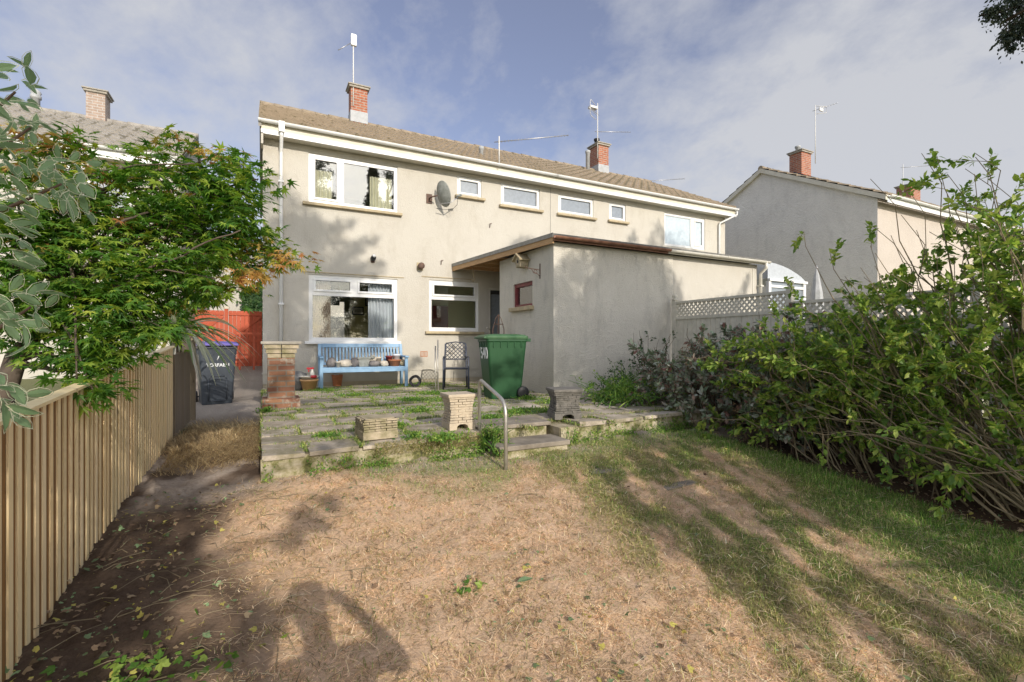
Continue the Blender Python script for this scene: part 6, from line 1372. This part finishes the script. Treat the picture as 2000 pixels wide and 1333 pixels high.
crown('unseen_shade_tree', (6.4, TY, -1.2), 11, [(5.6, 8.6, 1.15, 1.0, 0, 6), (6.7, 8.2, 1.1, 1.5, 0, 6), (4.95, 7.7, .5, .8, 0, 5), (5.6, 7.4, .9, .5, 0, 5), (7.4, 7.7, .6, 1.0, 0, 5), (8.7, 8.2, .8, .5, 40, 3), (6.1, 9.7, 1.4, .25, 0, 5), (6.3, 11.8, .6, .4, 30, 5), (5.7, 11.4, .25, .4, 0, 4), (9.6, 11.8, .3, .9, -30, 4), (8.8, 11.2, .25, .6, 30, 4), (8.2, 10.9, .5, .3, -20, 4), (11.3, 12.2, .5, .9, 40, 3), (12.2, 12.4, .3, .8, 30, 3), (9.4, 8.6, .12, .8, -30, 4), (3.4, 7.2, .7, .14, 12, 4), (3.0, 8.4, .5, .12, 12, 4)], 'unseen leafy tree behind the viewer, shaped to shade the grey outbuilding', seed=2)
sl_ = []
r3 = np.random.default_rng(12)
for i in range(46):
    cx_ = r3.uniform(2.45, 5.6); cw = r3.uniform(3.0, 5.0); sl_.append((cx_ + (cw - 4) * .1, cw, r3.uniform(.4, .85), r3.uniform(.045, .085), 45 + r3.normal() * 6, 2.0))
for i in range(10): sl_.append((r3.uniform(3.6, 6), r3.uniform(5.2, 7.0), r3.uniform(.3, .6), r3.uniform(.08, .2), 35, 1.8))
crown('unseen_shade_tree', (7.2, -4.5, -.8), 3.2, sl_, 'unseen thin tree with slanting branches behind the viewer, shaped to shade the lawn in streaks', leaf=.075, seed=3, dk=5200, TY=-4.5, yd=.3)

e = empty('tall_conifer', (7.2, -14.0, -1.2), 0, 'tall dark conifer standing farthest behind the viewer', 'tree')
n = 15000; hz = rng.uniform(3, 15.6, n); a_ = rng.uniform(0, 6.28, n); rad = (16.0 - hz) * .17 * (.55 + .45 * np.sin(hz * 3.1 + a_ * 2)) * rng.uniform(.2, 1, n) ** .5 + .1
leaves('crown', *OVATE, np.stack([np.cos(a_) * rad, np.sin(a_) * rad, hz - rad * .35], 1), rand_dirs(n, -.5), rand_dirs(n), rng.uniform(.12, .24, n), MAT['conif'], e); MB().tube([(0, 0, -.3), (0, 0, 8), (0, 0, 15.4)], [.25, .14, .03], 8).build('trunk', MAT['bark'], e)
# --- the photographer, standing just behind the tripod position
pz = float(gz(.1, -.55))
pr = empty('person', (.40, -.58, pz), 0, 'person in dark clothes holding a camera up, standing behind the viewpoint', 'person')
J = {'pel': (0, 0, .92, .125), 'wai': (0, .0, 1.08, .12), 'che': (0, .01, 1.32, .14), 'nek': (0, .02, 1.47, .055), 'hd0': (0, .04, 1.54, .07), 'hd1': (0, .05, 1.62, .09), 'hd2': (0, .04, 1.70, .075)}
for s_, nme in ((-1, 'l'), (1, 'r')):
    J['sh' + nme] = (s_ * .19, .01, 1.40, .06); J['el' + nme] = (s_ * .31, .10, 1.30, .045); J['wr' + nme] = (s_ * .16, .30, 1.50, .030)
    J['hi' + nme] = (s_ * .10, 0, .86, .095); J['kn' + nme] = (s_ * .13, .03, .48, .062); J['an' + nme] = (s_ * .15, -.01, .09, .042); J['to' + nme] = (s_ * .17, .16, .035, .035)
ks = list(J); E = [('pel', 'wai'), ('wai', 'che'), ('che', 'nek'), ('nek', 'hd0'), ('hd0', 'hd1'), ('hd1', 'hd2')]
for q in 'lr': E += [('che', 'sh' + q), ('sh' + q, 'el' + q), ('el' + q, 'wr' + q), ('pel', 'hi' + q), ('hi' + q, 'kn' + q), ('kn' + q, 'an' + q), ('an' + q, 'to' + q)]
for q, s_ in (('l', -1), ('r', 1)):
    for i in range(4):
        J[f'f{q}{i}a'] = (s_ * (.13 - .0), .36, 1.535 - i * .02, .010); J[f'f{q}{i}b'] = (s_ * .10, .40, 1.53 - i * .02, .008); J[f'f{q}{i}c'] = (s_ * .075, .40, 1.525 - i * .02, .007); E += [('wr' + q, f'f{q}{i}a'), (f'f{q}{i}a', f'f{q}{i}b'), (f'f{q}{i}b', f'f{q}{i}c')]
    J[f't{q}'] = (s_ * .10, .33, 1.55, .010); J[f't{q}b'] = (s_ * .075, .35, 1.54, .009); E += [('wr' + q, f't{q}'), (f't{q}', f't{q}b')]
ks = list(J); me = bpy.data.meshes.new('body'); me.from_pydata([J[k][:3] for k in ks], [(ks.index(a), ks.index(b2)) for a, b2 in E], []); bo = bpy.data.objects.new('body', me); C.objects.link(bo); bo.parent = pr
sk = bo.modifiers.new('skin', 'SKIN')
for i, k in enumerate(ks): me.skin_vertices[0].data[i].radius = (J[k][3],) * 2
me.skin_vertices[0].data[0].use_root = True; su = bo.modifiers.new('sub', 'SUBSURF'); su.levels = 2; su.render_levels = 2; me.materials.append(MAT['cloth'])
MB().lathe([(.03, -.02), (.09, .0), (.10, .05), (.07, .10), (.01, .12)], 14, (0, .03, 1.64)).build('hair', MAT['dark'], pr)
e = empty('camera_body', (.40, -.2, pz + 1.53), 0, 'black camera held up by the person behind the viewpoint', 'camera'); MB().box(-.07, .07, -.03, .03, -.05, .05).build('body', MAT['black'], e, bevel=.01); MB().lathe([(.035, 0), (.035, .05), (.03, .06)], 14, M=Matrix.Translation((0, .03, 0)) @ Matrix.Rotation(R(-90), 4, 'X')).build('lens', MAT['black'], e)

# lettering objects become plain meshes so that each keeps its own outline
dg_ = bpy.context.evaluated_depsgraph_get()
for o in [o for o in C.objects if o.type == 'FONT']:
    me = bpy.data.meshes.new_from_object(o.evaluated_get(dg_)); n_ = o.name; k = bpy.data.objects.new('x', me); C.objects.link(k); k.parent = o.parent; k.location = o.location; k.rotation_euler = o.rotation_euler
    bpy.data.objects.remove(o); k.name = n_
